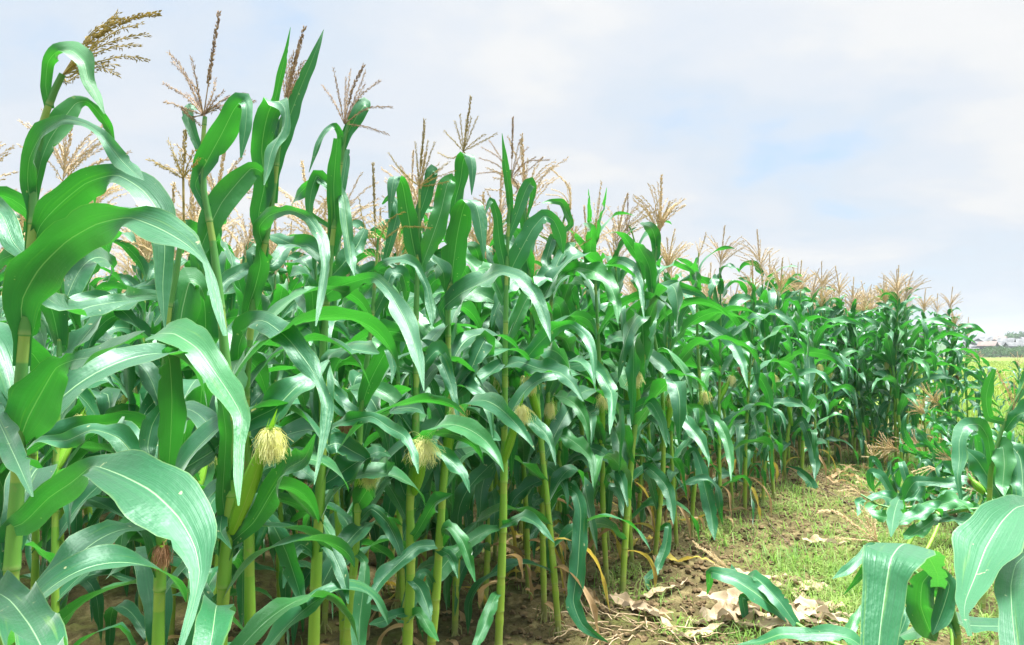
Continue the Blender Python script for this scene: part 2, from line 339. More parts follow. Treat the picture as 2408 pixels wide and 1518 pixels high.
def brace_roots(mb, P, r0, rnd=random):
    for k in range(9):
        a = k * 0.7 + rnd.uniform(-.2, .2); b = P[0] + np.array([0, 0, 0.03 + rnd.uniform(.03, .10)]); o = np.array([math.cos(a), math.sin(a), 0]); e = rnd.uniform(.03, .06)
        n0 = mb.n; tube(mb, [b + o * r0 * .8, b + o * (r0 + e * .5) - np.array([0, 0, .02]), np.array([b[0], b[1], P[0][2]]) + o * (r0 + e)], [.0035, .003, .0025], 4)
        mb.uv[-1] = np.tile([0.02, 0.5], (mb.n - n0, 1))
def tube(mb, P, r, nr=4):
    P = np.asarray(P, float); n = len(P); T = nrm(np.gradient(P, axis=0)); A = nrm(np.cross(T, np.array([0.31, 0.9, 0.29]))); B = np.cross(T, A)
    r = np.broadcast_to(np.asarray(r, float), (n,)); an = np.arange(nr) * 6.2832 / nr
    V = P[:, None] + r[:, None, None] * (A[:, None] * np.cos(an)[None, :, None] + B[:, None] * np.sin(an)[None, :, None])
    f = [(i * nr + k, i * nr + (k + 1) % nr, (i + 1) * nr + (k + 1) % nr, (i + 1) * nr + k) for i in range(n - 1) for k in range(nr)]
    mb.add(V.reshape(-1, 3), f, np.zeros((n * nr, 2)))
OCT_F = [(0, 2, 3), (0, 3, 4), (0, 4, 2), (1, 3, 2), (1, 4, 3), (1, 2, 4)]
def spike(mb, P, step=0.0055, size=0.0085, start=0.12, dense=1.0, rnd=random):
    P = spline(P, 14); s = np.concatenate([[0], np.cumsum(np.linalg.norm(np.diff(P, axis=0), axis=1))]); Lt = s[-1]
    tube(mb, P, np.linspace(0.0016, 0.0006, 14) * (1 + size * 20) , 3)
    x = Lt * start
    while x < Lt:
        c = np.array([np.interp(x, s, P[:, k]) for k in range(3)]); c2 = np.array([np.interp(min(Lt, x + 0.01), s, P[:, k]) for k in range(3)])
        T = nrm(c2 - c + 1e-9); 
        for _ in range(2 if dense < 1.5 else 3):
            d = nrm(np.array([rnd.gauss(0, 1), rnd.gauss(0, 1), rnd.gauss(-0.25, 1)])); d = nrm(d - T * (d @ T) * 0.95)
            ax = nrm(T * rnd.uniform(0.9, 1.5) + d * 0.5 + np.array([0, 0, -0.15])); 
            if rnd.random() < 0.10: ax = nrm(np.array([rnd.uniform(-.4, .4), rnd.uniform(-.4, .4), -1.0]))   # an anther hangs down
            p = c + d * 0.0018; l = size * rnd.uniform(0.8, 1.2); wd = size * 0.14 * rnd.uniform(0.8, 1.3) * dense
            e1 = nrm(np.cross(ax, np.array([0.2, 0.5, 0.84]))); e2 = np.cross(ax, e1); m_ = p + ax * l * 0.45
            mb.add([p, p + ax * l, m_ + e1 * wd, m_ - e1 * wd * .5 + e2 * wd * .87, m_ - e1 * wd * .5 - e2 * wd * .87], OCT_F)
        x += step * rnd.uniform(0.8, 1.2)
def tassel_local(mb, base, H=0.34, nb=11, spread=0.9, step=0.008, size=0.011, rnd=random, lean=(0, 0)):
    base = np.asarray(base); up = nrm(np.array([lean[0], lean[1], 1.0]))
    spike(mb, [base, base + up * H * 0.5, base + up * H + np.array([rnd.uniform(-.02, .02), rnd.uniform(-.02, .02), 0])], step * 0.8, size * 1.1, 0.3, 1.5, rnd)
    for k in range(nb):
        az = k * 2.4 + rnd.uniform(-.5, .5); ln = H * rnd.uniform(0.5, 0.75); el = R(90) - spread * rnd.uniform(0.35, 1.0); st = base + up * H * rnd.uniform(0.0, 0.3)
        P = []; p = st.copy(); e = el
        for j in range(5): 
            P.append(p.copy()); p = p + (ln / 4) * np.array([math.cos(e) * math.cos(az) + lean[0], math.cos(e) * math.sin(az) + lean[1], math.sin(e)]); e -= rnd.uniform(0.05, 0.28)
        spike(mb, P, step, size, 0.15, 1.0, rnd)
def ear_mesh(base, tip, r, rnd=random):
    mb = MB(); base = np.asarray(base); tip = np.asarray(tip); ax = tip - base; ln = np.linalg.norm(ax); ax = ax / ln
    e1 = nrm(np.cross(ax, np.array([0.3, 0.9, 0.1]))); e2 = np.cross(ax, e1)
    n = 16; nr = 12; t = np.linspace(0, 1, n); prof = np.interp(t, [0, 0.1, 0.35, 0.6, 0.85, 1], [0.45, 0.75, 1.0, 0.9, 0.55, 0.28]) * r * 0.8; r = r * 0.8
    rows = []; uv = []
    for i in range(n):
        for k in range(nr):
            an = 6.2832 * k / nr; rr = prof[i] * (1 + 0.09 * math.sin(3 * an + t[i] * 2) + 0.03 * math.sin(9 * an))
            rows.append(base + ax * ln * t[i] + e1 * rr * math.cos(an) + e2 * rr * math.sin(an)); uv.append((0.2 + 0.25 * k / nr, t[i] * .2))
    mb.add(rows, [(i * nr + k, i * nr + (k + 1) % nr, (i + 1) * nr + (k + 1) % nr, (i + 1) * nr + k) for i in range(n - 1) for k in range(nr)], uv)
    for k in range(5):                                                     # overlapping husk leaves with free tips
        an = 6.2832 * k / 5 + rnd.uniform(-.3, .3); tt = np.linspace(0, 1, 9); z = 0.02 + tt * rnd.uniform(0.85, 1.18)
        rr = np.interp(z, t, prof, right=prof[-1]) * 1.06 + 0.012 * np.clip(z - 0.85, 0, 1) * 3 * rnd.uniform(0, 1)
        rad = e1 * math.cos(an) + e2 * math.sin(an); P = base + ax * (ln * z)[:, None] + rad * rr[:, None]
        W = r * 1.7 * np.interp(tt, [0, 0.3, 0.7, 1], [0.6, 1.0, 0.7, 0.03]); ribbon(mb, P, W, np.tile(-rad, (9, 1)), 0.45, 0.02, 4, rnd)
    return mb
def silk_mesh(tip, ax, rad, n=150, down=1.0, rnd=random, th=0.0006):
    mb = MB(); tip = np.asarray(tip); ax = nrm(np.asarray(ax, float)); n = int(n * 2.2); rad = rad * 0.74; base_az = rnd.uniform(0, 6.28)
    for _ in range(n):
        az = base_az + rnd.gauss(0, 1.3); d = nrm(np.array([math.cos(az), math.sin(az), 0]) * rnd.uniform(0.1, 0.8) + ax * rnd.uniform(0.5, 1.2))
        p = tip - ax * 0.01 + np.array([rnd.gauss(0, .22), rnd.gauss(0, .22), 0]) * rad; P = []
        g = rnd.uniform(0.55, 1.2) * down; st = rad * rnd.uniform(0.25, 0.6)
        for j in range(9):
            P.append(p.copy()); p = p + d * st * (0.8 + 0.12 * j); d = nrm(d + np.array([rnd.gauss(0, .45), rnd.gauss(0, .45), -g + rnd.gauss(0, .35)]))
        tube(mb, P, np.linspace(th, th * 0.6, 9), 3)
    return mb

# ------------------------------------------------------------------ traced plants
REG = {'D': (0, 0, 1), '1': (0, 0, .5068), '2': (0, 731, .5185), '3': (692, 154, .5068), '4': (692, 731, .5185), '5': (1462, 385, .4054), '6': (1462, 923, .393)}
def dd(reg, p): 
    ox, oy, s = REG[reg]; return (ox + p[0] * s, oy + p[1] * s) + tuple(q * s for q in p[2:])
class Plant:
    def __init__(s, name, label, cat, reg, pts, d, r0=0.015, r1=0.006, group=None, base=None, mat='corn_stalk'):
        s.rnd = random.Random(label)
        D = [dd(reg, p) for p in pts]; dl = d if isinstance(d, (list, tuple)) else [d] * len(D)
        P = np.array([at(x, y, q) for (x, y), q in zip(D, dl)])
        if base is None and P[0][2] > 0.02:                                # carry the stalk on down to the ground
            v = nrm(P[0] - P[1]); v = nrm(np.array([v[0] * .5, v[1] * .5, min(v[2], -0.6)])); k = P[0][2] / -v[2]; b = P[0] + v * k; P = np.vstack([b, P])
        elif base is not None: P = np.vstack([np.array(base), P])
        P[0][2] = gz(P[0][0], P[0][1]) - 0.03
        s.P = spline(P, 60); s.org = s.P[0].copy(); s.org[2] += 0.03
        s.root = empty(name, s.org, label, cat, group)
        mb = MB(); stalk(mb, s.P, r0, r1); brace_roots(mb, s.P, r0, s.rnd) if cat == 'corn plant' else None; link('stalk', mb.mesh('stalk', mat, s.org), s.root)
        # picture position of the stalk samples
        rel = s.P - CAMP; s.dep = rel[:, 1] * cp + rel[:, 2] * sp; up = -rel[:, 1] * sp + rel[:, 2] * cp
        s.px = CX + F * rel[:, 0] / s.dep; s.py = CY - F * up / s.dep
    def depth_at(s, y): 
        o = np.argsort(s.py); return np.interp(y, s.py[o], s.dep[o])
    def leaf(s, reg, pts, dd1=-0.2, k=(0.5, 0.5), lock=False, fold=0.22, ruf=0.22, d=None, mat='corn_leaf', att=True, dm=None, name='leaf', label=None):
        D = np.array([dd(reg, p) for p in pts]); dd1 = dd1 * 1.7 if dd1 < 0 else dd1; dm = dm * 1.6 if dm else dm
        i = int(np.argmin(np.hypot(s.px - D[0, 0], s.py - D[0, 1]))) 
        d0 = s.dep[i] if d is None else d; t = np.linspace(0, 1, len(D))
        dep = d0 + dd1 * t ** 1.2 if dm is None else d0 + np.interp(t, [0, 0.5, 1], [0, dm, dd1])
        P = np.array([at(x, y, q) for (x, y, _), q in zip(D, dep)]); W = D[:, 2] * dep / F
        if att:
            gap = math.hypot(s.px[i] - D[0, 0], s.py[i] - D[0, 1])
            if gap > 8: 
                j = max(0, i - 2); P = np.vstack([s.P[j], P]); W = np.concatenate([[min(W[0], 0.03)], W])
        PW = np.column_stack([P, W]); Q = spline(PW, 40); cm = np.concatenate([[0], np.cumsum(np.linalg.norm(np.diff(P, axis=0), axis=1))]); sv = np.linspace(0, cm[-1], 40)
        if not lock: Q = 0.55 * Q + 0.45 * np.stack([np.interp(sv, cm, PW[:, j]) for j in range(4)], 1)      # blades crease where they bend
        P, W = Q[:, :3], np.maximum(Q[:, 3], 0.001)
        T = nrm(np.gradient(P, axis=0)); Vw = nrm(P - CAMP)
        if lock:
            Sd = np.array([1.0, 0, 0]) - T * T[:, :1]; Sd = nrm(Sd); Nn = nrm(np.cross(Sd, T)); flip = 1 if (Nn[0] @ Vw[0]) < 0 else -1; Nn *= flip
            Nn = nrm(Nn + 0.25 * np.array([s.rnd.uniform(-1, 1), 0, 0])); Wd = W
        else:
            Nc = -Vw - T * np.sum(-Vw * T, 1, keepdims=True); Nc = nrm(Nc)
            z = np.array([0, 0, 1.0]); zu = z - T * (T @ z)[:, None]; tt = np.linspace(0, 1, len(P)); kk = (np.linspace(k[0] * (1.4 if k[0] > 0 else 1), k[1] * 1.5, len(P)) + 0.55 * np.clip(tt * 4, 0, 1) * np.sin(tt * s.rnd.uniform(6, 11) + s.rnd.uniform(0, 6.28)))[:, None]
            Nn = nrm(Nc + kk * zu); c = np.abs(np.sum(Nn * Nc, 1)); Wd = W / np.maximum(c, 0.55)
        mb = MB(); ribbon(mb, P, Wd, Nn, fold, ruf, 8, s.rnd)
        o = link(name, mb.mesh(name, mat, s.org), s.root)
        if label: o['label'] = label
        return o
    def behind(s, n=6):
        for i in range(n):
            fr = 0.42 + 0.30 * i / n
            s.blades([(fr, s.rnd.choice([s.rnd.uniform(20, 80), s.rnd.uniform(100, 165)]), s.rnd.uniform(55, 72), s.rnd.uniform(.42, .66), s.rnd.uniform(.07, .095), s.rnd.uniform(2.0, 2.7))])
    def blades(s, spec):                                                   # fill-in leaves: (stalk fraction, azimuth deg, elevation deg, length, width, droop)
        for fr, az, el, ln, wd, dr in spec:
            mb = MB(); p = s.P[int(fr * 59)]
            blade(mb, p, R(az), R(el), ln, wd, dr, 0, s.rnd.uniform(-1.0, 1.0), s.rnd.uniform(1, 1.6), None, s.rnd.uniform(-.5, .5), s.rnd, ruf=0.07)
            link('leaf', mb.mesh('leaf', 'corn_leaf', s.org), s.root)
    def dry(s, n=2, mat='dry_leaf'):
        for _ in range(n):
            mb = MB(); p = s.P[s.rnd.randint(3, 14)]
            blade(mb, p, s.rnd.uniform(0, 6.28), R(40), s.rnd.uniform(.16, .34), s.rnd.uniform(.025, .045), 2.4, 0, s.rnd.uniform(-2, 2), 0.6, None, 1.0, s.rnd, ruf=0.22, fold=0.6, n=18)
            link('dry_leaf', mb.mesh('dry_leaf', mat, s.org), s.root)['label'] = 'withered tan leaf hanging at the stalk foot'
    def tassel(s, reg, base, tips, mat='tassel_olive', d=None, main=0, curve=0.12, step=0.0038, size=0.0085):
        mb = MB(); b = dd(reg, base); d = s.dep[-1] if d is None else d
        B = at(b[0], b[1], d)
        top = s.P[-1]
        tube(mb, spline(np.array([top, (top * .5 + B * .5), B]), 6), 0.003, 5)
        for i, tp in enumerate(tips):
            pts = [dd(reg, q) for q in (tp if isinstance(tp[0], tuple) else [tp])]
            L_ = math.hypot(pts[-1][0] - b[0], pts[-1][1] - b[1]); dz = 0 if i == main else s.rnd.uniform(-.09, .09)
            P = [B]
            if len(pts) == 1:
                m_ = (b[0] * .5 + pts[0][0] * .5, b[1] * .5 + pts[0][1] * .5 - (0 if i == main else curve * L_ * s.rnd.uniform(0.3, 1.2))); pts = [m_, pts[0]]
            for j, q in enumerate(pts): P.append(at(q[0], q[1], d + dz * (j + 1) / len(pts)))
            spike(mb, P, step, size * (1.15 if i == main else 1), 0.3 if i == main else 0.15, 1.5 if i == main else 1.0, s.rnd)
        return link('tassel', mb.mesh('tassel', mat, s.org, False), s.root)
    def ear(s, reg, base, tip, r=0.024, silk='silk_pale', rad=0.02, n=150, dz=-0.06, down=1.0, label=None):
        b, t = dd(reg, base), dd(reg, tip); i = int(np.argmin(np.hypot(s.px - b[0], s.py - b[1]))); d0 = s.dep[i]
        B, T_ = at(b[0], b[1], d0 - 0.01), at(t[0], t[1], d0 + dz)
        o = link('ear', ear_mesh(B, T_, r, s.rnd).mesh('ear', 'husk', s.org), s.root)
        if label: o['label'] = label
        link('silk', silk_mesh(T_, T_ - B, rad, n, down, s.rnd).mesh('silk', silk, s.org, False), o)
#HEROES
# ------------------------------------------------------------------ front plants, each traced on its own
FRONT = 'corn plants along the field edge'
p = Plant('corn_plant', 'leftmost tall corn plant, tassel blown flat to one side, long arching leaves', 'corn plant',
          '1', [(60, 2560), (85, 1900), (110, 1600), (145, 1130), (155, 1000), (150, 800), (190, 600), (245, 440), (290, 345)], 1.42, 0.015, 0.0055, FRONT, (-0.98, 1.40, 0))
p.leaf('1', [(230,505,40),(212,400,50),(222,290,50),(265,240,70),(330,235,95),(390,290,80),(410,370,60),(450,450,40),(485,530,6)], -0.05, (0.2, 0.5), fold=0.15)
p.leaf('1', [(190,750,45),(230,650,105),(300,545,112),(355,478,70),(410,475,32),(470,540,42),(500,590,40),(528,650,8)], 0.12, (-0.2, 0.4))
p.leaf('1', [(150,985,50),(128,860,66),(135,740,66),(195,620,58),(290,557,36),(390,572,34),(470,625,50),(560,740,78),(620,800,60),(668,838,5)], -0.12, (0.1, 0.6))
p.leaf('1', [(180,1060,60),(265,960,150),(400,850,150),(540,812,110),(660,880,130),(735,980,150),(765,1150,95),(755,1330,70),(765,1520,8)], -0.10, (-0.3, 0.9), ruf=0.07)
p.leaf('1', [(105,1560,80),(100,1400,170),(180,1250,215),(310,1120,205),(450,1040,190),(600,1010,130),(740,1060,160),(860,1130,110),(950,1215,30),(985,1320,46),(1010,1430,45),(1045,1560,20)], -0.22, (-0.3, 1.0), ruf=0.08)
p.leaf('2', [(85,600,80),(130,480,210),(200,350,210),(255,260,130),(330,225,80),(440,205,100),(560,150,80),(655,95,8)], -0.10, (-0.2, 1.0), ruf=0.10)
p.leaf('2', [(20,1010,60),(110,960,110),(220,850,150),(330,775,150),(415,705,70),(470,715,160),(570,755,230),(690,820,290),(805,930,265),(880,1060,200),(905,1180,110),(888,1290,50),(860,1400,45),(815,1540,25)], -0.25, (-0.2, 1.1), ruf=0.07)
p.leaf('2', [(-60,1260,120),(40,1310,190),(130,1420,215),(195,1540,190),(230,1680,120)], -0.35, (0.8, 1.0))
p.leaf('2', [(-50,400,80),(20,560,110),(80,690,90),(148,845,8)], -0.2, (0.3, 0.6))
p.leaf('1', [(120,1200,60),(60,1120,90),(10,1000,90),(-60,960,80),(-150,1100,60),(-200,1250,10)], 0.2, (0.3, 0.5))
p.leaf('1', [(150,1330,60),(240,1400,80),(330,1450,90),(430,1420,90),(560,1400,50),(640,1395,6)], 0.35, (0.5, 1.0))
p.tassel('1', (290, 350), [[(400,210),(520,120),(640,75),(740,62)], [(350,300),(430,215),(500,120),(552,56)], [(380,210),(450,130),(555,85)], [(350,290),(450,205),(550,140),(652,112)], [(340,300),(450,225),(560,182),(692,158)], [(350,305),(450,245),(560,215),(645,206)], [(350,320),(470,285),(580,262),(692,280)], [(340,335),(420,315),(500,322),(552,348)], [(320,360),(380,320),(450,300),(545,300)], [(310,380),(360,350),(430,330)], [(330,300),(370,230),(440,150),(540,75)]], curve=0)
p.blades([(0.25, 30, 50, .6, .085, 2.4), (0.32, 200, 50, .7, .085, 2.2), (0.15, 100, 45, .5, .07, 2.4)])
p.behind(6)
p.dry(2)

p = Plant('corn_plant', 'corn plant with a long swelling ear and pale yellow silk mop low in front', 'corn plant',
          'D', [(518, 1518), (526, 1400), (533, 1280), (545, 1120), (535, 900), (505, 600), (475, 420), (478, 330), (482, 275)], 1.95, 0.0165, 0.005, FRONT)
p.leaf('1', [(905,860,50),(960,750,100),(1030,620,120),(1085,510,110),(1125,465,80),(1145,500,50),(1138,600,55),(1118,735,8)], -0.05, (0.1, 0.3))
p.leaf('1', [(925,705,30),(895,620,46),(868,540,55),(885,500,40),(922,510,5)], 0.05, (0.1, 0.3))
p.leaf('1', [(925,1190,40),(970,1060,112),(1030,940,122),(1110,840,112),(1170,780,75),(1215,800,40),(1240,870,6)], 0.1, (-0.3, 0.2), ruf=0.05)
p.leaf('2', [(1030,1000,50),(1010,850,62),(1018,700,62),(1025,560,54),(1010,440,50),(985,340,10)], -0.06, (0, 0.2))
p.leaf('2', [(1040,1060,40),(1150,960,95),(1235,820,105),(1300,720,85),(1380,670,60),(1430,560,8)], -0.1, (0, 0.6))
p.leaf('2', [(1010,920,40),(1000,1000,60),(1050,1082,4)], -0.08, (0.2, 0.3))
p.leaf('2', [(1045,720,50),(1060,560,95),(1150,490,100),(1250,440,120),(1340,350,120),(1420,290,70),(1490,225,10)], 0.25, (0.3, 0.9))
p.leaf('2', [(1010,600,45),(960,640,130),(880,690,130),(790,740,80),(740,800,8)], 0.1, (0.3, 0.7))
p.leaf('2', [(1040,830,50),(1090,640,40),(1095,450,30)], -0.05, (0, 0))
p.leaf('2', [(1000,1300,45),(960,1330,60),(900,1240,70),(840,1130,80),(700,1100,60),(560,1140,40),(480,1220,6)], 0.2, (0.2, 0.9))
p.tassel('1', (945, 535), [(1015,60), [(850,330),(785,245)], [(915,400),(890,265)], [(850,440),(755,385)], [(850,500),(765,470)], [(880,540),(840,500),(935,585)], [(985,440),(998,368)], [(1040,460),(1130,435)], [(1060,480),(1185,470)], [(1000,460),(1036,428)], [(900,470),(868,435)], [(990,490),(1030,510)], [(900,400),(800,285)]], 'tassel_pink', curve=0.05)
p.ear('2', (1052, 1005), (1222, 545), 0.027, 'silk_pale', 0.022, 260, -0.15, 1.0, 'long bright green ear with a pale silk mop')
p.blades([(0.22, 250, 50, .6, .085, 2.4), (0.30, 60, 50, .7, .085, 2.2), (0.36, 290, 55, .6, .08, 2.3)])
p.behind(6)
p.dry(3, 'yellow_leaf')

p = Plant('corn_plant', 'corn plant with a brown silked ear in the shade below a big pale leaf', 'corn plant',
          'D', [(372, 1518), (378, 1300), (385, 1000), (395, 760), (425, 590), (432, 520)], 1.85, 0.0145, 0.005, FRONT)
p.leaf('2', [(765,700,60),(775,560,112),(780,400,112),(770,230,90),(745,170,30)], -0.1, (0, 0.2), ruf=0.03)
p.leaf('2', [(735,180,30),(700,110,60),(790,105,130),(900,175,155),(990,300,115),(1050,390,120),(1095,480,90),(1085,620,46),(1080,760,42),(1082,885,8)], -0.25, (0.9, 0.7), ruf=0.06)
p.leaf('2', [(740,430,40),(690,520,90),(670,620,80),(690,690,10)], -0.05, (0, 0.2))
p.leaf('2', [(735,900,40),(640,920,80),(560,1000,80),(540,1140,6)], -0.1, (0.3, 0.6))
p.leaf('2', [(735,820,50),(640,700,80),(540,580,90),(420,540,80),(300,590,60),(180,590,30),(110,640,5)], 0.1, (0.3, 0.9))
p.leaf('1', [(790,1370,60),(760,1200,80),(730,1080,60),(735,1000,8)], 0.05, (0, 0))
p.leaf('1', [(830,1520,110),(850,1420,140),(880,1310,120),(930,1330,60),(955,1400,6)], 0.05, (0.1, 0.4))
p.leaf('1', [(810,1400,40),(700,1370,50),(600,1380,50),(550,1400,5)], 0.1, (0.4, 0.7))
p.tassel('1', (850, 830), [(860,605), (780,650), (720,760), (900,700), (835,700), (690,740), (920,740), (800,720)], 'tassel_olive', curve=0.05)
p.ear('2', (725, 1150), (735, 1060), 0.021, 'silk_brown', 0.016, 150, -0.04, 1.2, 'small ear with brown silk')
p.blades([(0.25, 300, 55, .6, .085, 2.4), (0.2, 120, 50, .6, .085, 2.2)])
p.behind(6)
p.dry(3)

p = Plant('corn_plant', 'corn plant with two upright leaf spears either side of its tassel', 'corn plant',
          'D', [(588, 1518), (585, 1200), (578, 912), (600, 700), (640, 480), (660, 300), (672, 238)], 2.2, 0.0145, 0.005, FRONT)
p.leaf('1', [(1200,1010,70),(1228,850,100),(1215,700,92),(1238,550,112),(1275,472,112),(1318,500,50),(1318,590,52),(1265,690,66),(1240,790,40),(1225,860,6)], -0.12, (0.1, 0.3), lock=True)
p.leaf('1', [(1265,820,60),(1300,680,80),(1345,540,75),(1390,420,60),(1440,300,45),(1480,200,22),(1502,138,2)], 0.06, (0, 0.1), ruf=0.03)
p.leaf('1', [(1262,520,40),(1280,450,36),(1300,360,36),(1325,250,20),(1348,128,2)], -0.04, (0, 0.1), ruf=0.03)
p.leaf('1', [(1220,1150,60),(1200,1060,70),(1250,1000,70),(1340,975,42),(1430,1010,50),(1495,1110,55),(1510,1240,46),(1490,1380,36),(1465,1515,6)], -0.25, (0, 0.7))
p.leaf('2', [(1110,350,45),(1080,260,60),(1085,150,75),(1130,60,80),(1200,45,90),(1300,120,120),(1390,230,100),(1445,320,45),(1485,430,60),(1470,560,40),(1445,690,22),(1425,790,4)], -0.3, (-0.1, 0.9))
p.leaf('1', [(1150,1440,60),(1185,1330,92),(1210,1220,72),(1195,1130,10)], -0.05, (0, 0))
p.leaf('1', [(1160,1250,40),(1070,1290,70),(1010,1350,60),(960,1370,8)], -0.1, (0.5, 0.9))
p.leaf('1', [(1170,1180,50),(1260,1230,60),(1330,1150,70),(1400,1150,8)], 0.2, (0.4, 0.9))
p.leaf('2', [(1120,560,50),(1200,610,110),(1310,560,90),(1400,540,70),(1470,560,8)], 0.2, (0.3, 0.9))
p.leaf('2', [(1140,900,40),(1230,960,80),(1300,1100,80),(1350,1250,70),(1390,1390,8)], 0.1, (0.2, 0.4))
p.tassel('1', (1325, 480), [[(1370,280),(1412,130)], (1385,230), (1345,265), (1402,290), (1416,280), (1362,240), (1395,200), (1330,300), (1375,330), (1310,330)], 'tassel_pink', curve=-0.02)
p.blades([(0.25, 30, 55, .6, .085, 2.4), (0.3, 210, 50, .7, .085, 2.2), (0.4, 80, 60, .7, .09, 2.3)])
p.behind(6)
p.dry(2)

p = Plant('corn_plant', 'corn plant with a wide open spiky tassel above a thick pale lower stalk', 'corn plant',
          'D', [(738, 1518), (744, 1350), (752, 1180), (760, 1020), (762, 787), (790, 480), (810, 330), (820, 285)], 2.5, 0.0165, 0.005, FRONT)
p.leaf('3', [(215,400,36),(250,310,56),(298,225,64),(328,188,62),(345,205,20)], 0.03, (0.1, 0.4), ruf=0.02)
p.leaf('3', [(210,400,25),(213,320,30),(190,278,30),(150,300,26),(110,370,26),(68,498,3)], -0.06, (0.3, 0.4))
p.leaf('3', [(190,760,62),(183,560,72),(200,340,36)], -0.05, (0, 0), ruf=0.02)
p.leaf('3', [(215,600,40),(232,500,44),(248,390,20)], 0.05, (0, 0), ruf=0.02)
p.leaf('3', [(170,760,20),(75,690,30),(78,590,52),(105,512,50),(140,545,56),(190,580,60),(226,628,8)], 0.06, (0.1, 0.5))
p.leaf('3', [(205,560,30),(228,620,46),(245,760,56),(265,900,46),(280,978,4)], -0.12, (0, 0.2))
p.leaf('3', [(170,600,20),(130,548,24),(80,548,36),(30,590,46),(-12,652,8)], 0.1, (0.4, 0.6))
p.leaf('3', [(125,1090,50),(200,1030,110),(290,1000,72),(370,985,52),(440,1050,60),(510,1170,95),(555,1290,76),(585,1400,40),(602,1512,3)], -0.35, (0, 0.5), ruf=0.05)
p.leaf('3', [(140,900,60),(60,840,90),(-10,830,90),(-80,800,50),(-120,790,5)], 0.1, (0, 0.6))
p.leaf('3', [(150,1000,50),(220,930,80),(290,840,80),(330,760,30)], 0.1, (0, 0.2))
p.leaf('3', [(120,1250,60),(90,1150,70),(80,1040,75),(30,960,60),(-20,980,6)], -0.1, (0, 0.6))
p.leaf('4', [(110,400,40),(150,210,60),(240,175,70),(320,185,70),(385,195,8)], -0.1, (0.8, 1.0))
p.leaf('4', [(115,640,40),(190,600,90),(270,640,90),(330,680,30),(300,770,6)], 0.1, (0.2, 0.6))
p.leaf('4', [(95,1080,36),(150,1060,60),(190,1130,60),(225,1220,50),(245,1330,6)], -0.1, (0.2, 0.4))
p.leaf('4', [(90,1110,36),(30,1060,70),(-20,1120,60),(-50,1260,6)], -0.1, (0.2, 0.4))
p.leaf('4', [(90,820,36),(180,760,110),(280,690,90),(380,640,50),(440,660,6)], 0.15, (0.2, 0.8))
p.tassel('3', (232, 272), [[(270,110),(322,0)], (182,15), [(190,180),(130,90)], (260,25), (332,28), [(310,140),(402,68)], (326,88), [(340,200),(458,193)], [(330,285),(436,318)], (336,175), (240,60)], 'tassel_pink', curve=0.0)
p.blades([(0.3, 60, 55, .6, .085, 2.4), (0.42, 240, 50, .7, .085, 2.2)])
p.behind(6)
p.dry(2)

p = Plant('corn_plant', 'corn plant with small drooping silky ear, right of the thick pale stalk', 'corn plant',
          '4', [(240, 1500), (262, 1250), (285, 1000), (290, 700), (310, 380), (345, 120), (360, -60), (378, -290), (380, -330)], 2.75, 0.0135, 0.004, FRONT)
p.leaf('4', [(280,900,40),(330,815,112),(400,750,100),(455,690,8)], -0.1, (0.2, 0.5), ruf=0.03)
p.leaf('4', [(150,540,20),(230,505,52),(350,480,52),(430,530,60),(500,570,46),(545,660,40),(562,740,4)], -0.2, (0.7, 0.5), att=False, d=2.6)
p.leaf('4', [(300,600,30),(250,720,70),(190,790,70),(130,830,6)], -0.1, (0.2, 0.4))
p.leaf('4', [(275,1100,35),(320,1140,40),(315,1250,62),(297,1400,86),(292,1540,60)], -0.15, (0.3, 0.2), ruf=0.04)
p.leaf('4', [(290,960,30),(350,900,50),(420,960,60),(470,1060,55),(500,1170,6)], -0.05, (0.3, 0.3))
p.leaf('4', [(305,440,40),(340,330,80),(390,230,90),(430,170,60),(450,260,30),(440,330,4)], -0.1, (0, 0.4), ruf=0.03)
p.leaf('3', [(372,960,20),(395,930,30),(440,908,42),(510,903,46),(570,935,40),(615,1030,36),(635,1140,40),(640,1222,3)], -0.15, (0.2, 0.5))
p.leaf('3', [(375,1000,20),(340,1050,50),(300,1100,70),(230,1150,60),(190,1180,6)], 0.1, (0.5, 0.9))
p.leaf('3', [(360,1180,40),(420,1060,60),(450,970,60),(500,970,50),(520,1040,40),(515,1120,5)], 0.1, (0, 0.5))
p.leaf('4', [(300,480,40),(200,420,90),(120,330,80),(60,290,60),(20,330,5)], 0.1, (0.3, 0.9))
p.tassel('3', (378, 845), [(366,455), [(330,760),(300,620)], [(440,720),(510,680)], [(480,760),(560,748),(636,756)], (345,770)], 'tassel_olive', curve=0.05)
p.ear('4', (285, 800), (335, 700), 0.022, 'silk_pale', 0.024, 170, -0.12, 1.4)
p.blades([(0.3, 140, 55, .6, .085, 2.4), (0.45, 60, 50, .7, .085, 2.2)])
p.behind(6)
p.dry(2, 'yellow_leaf')

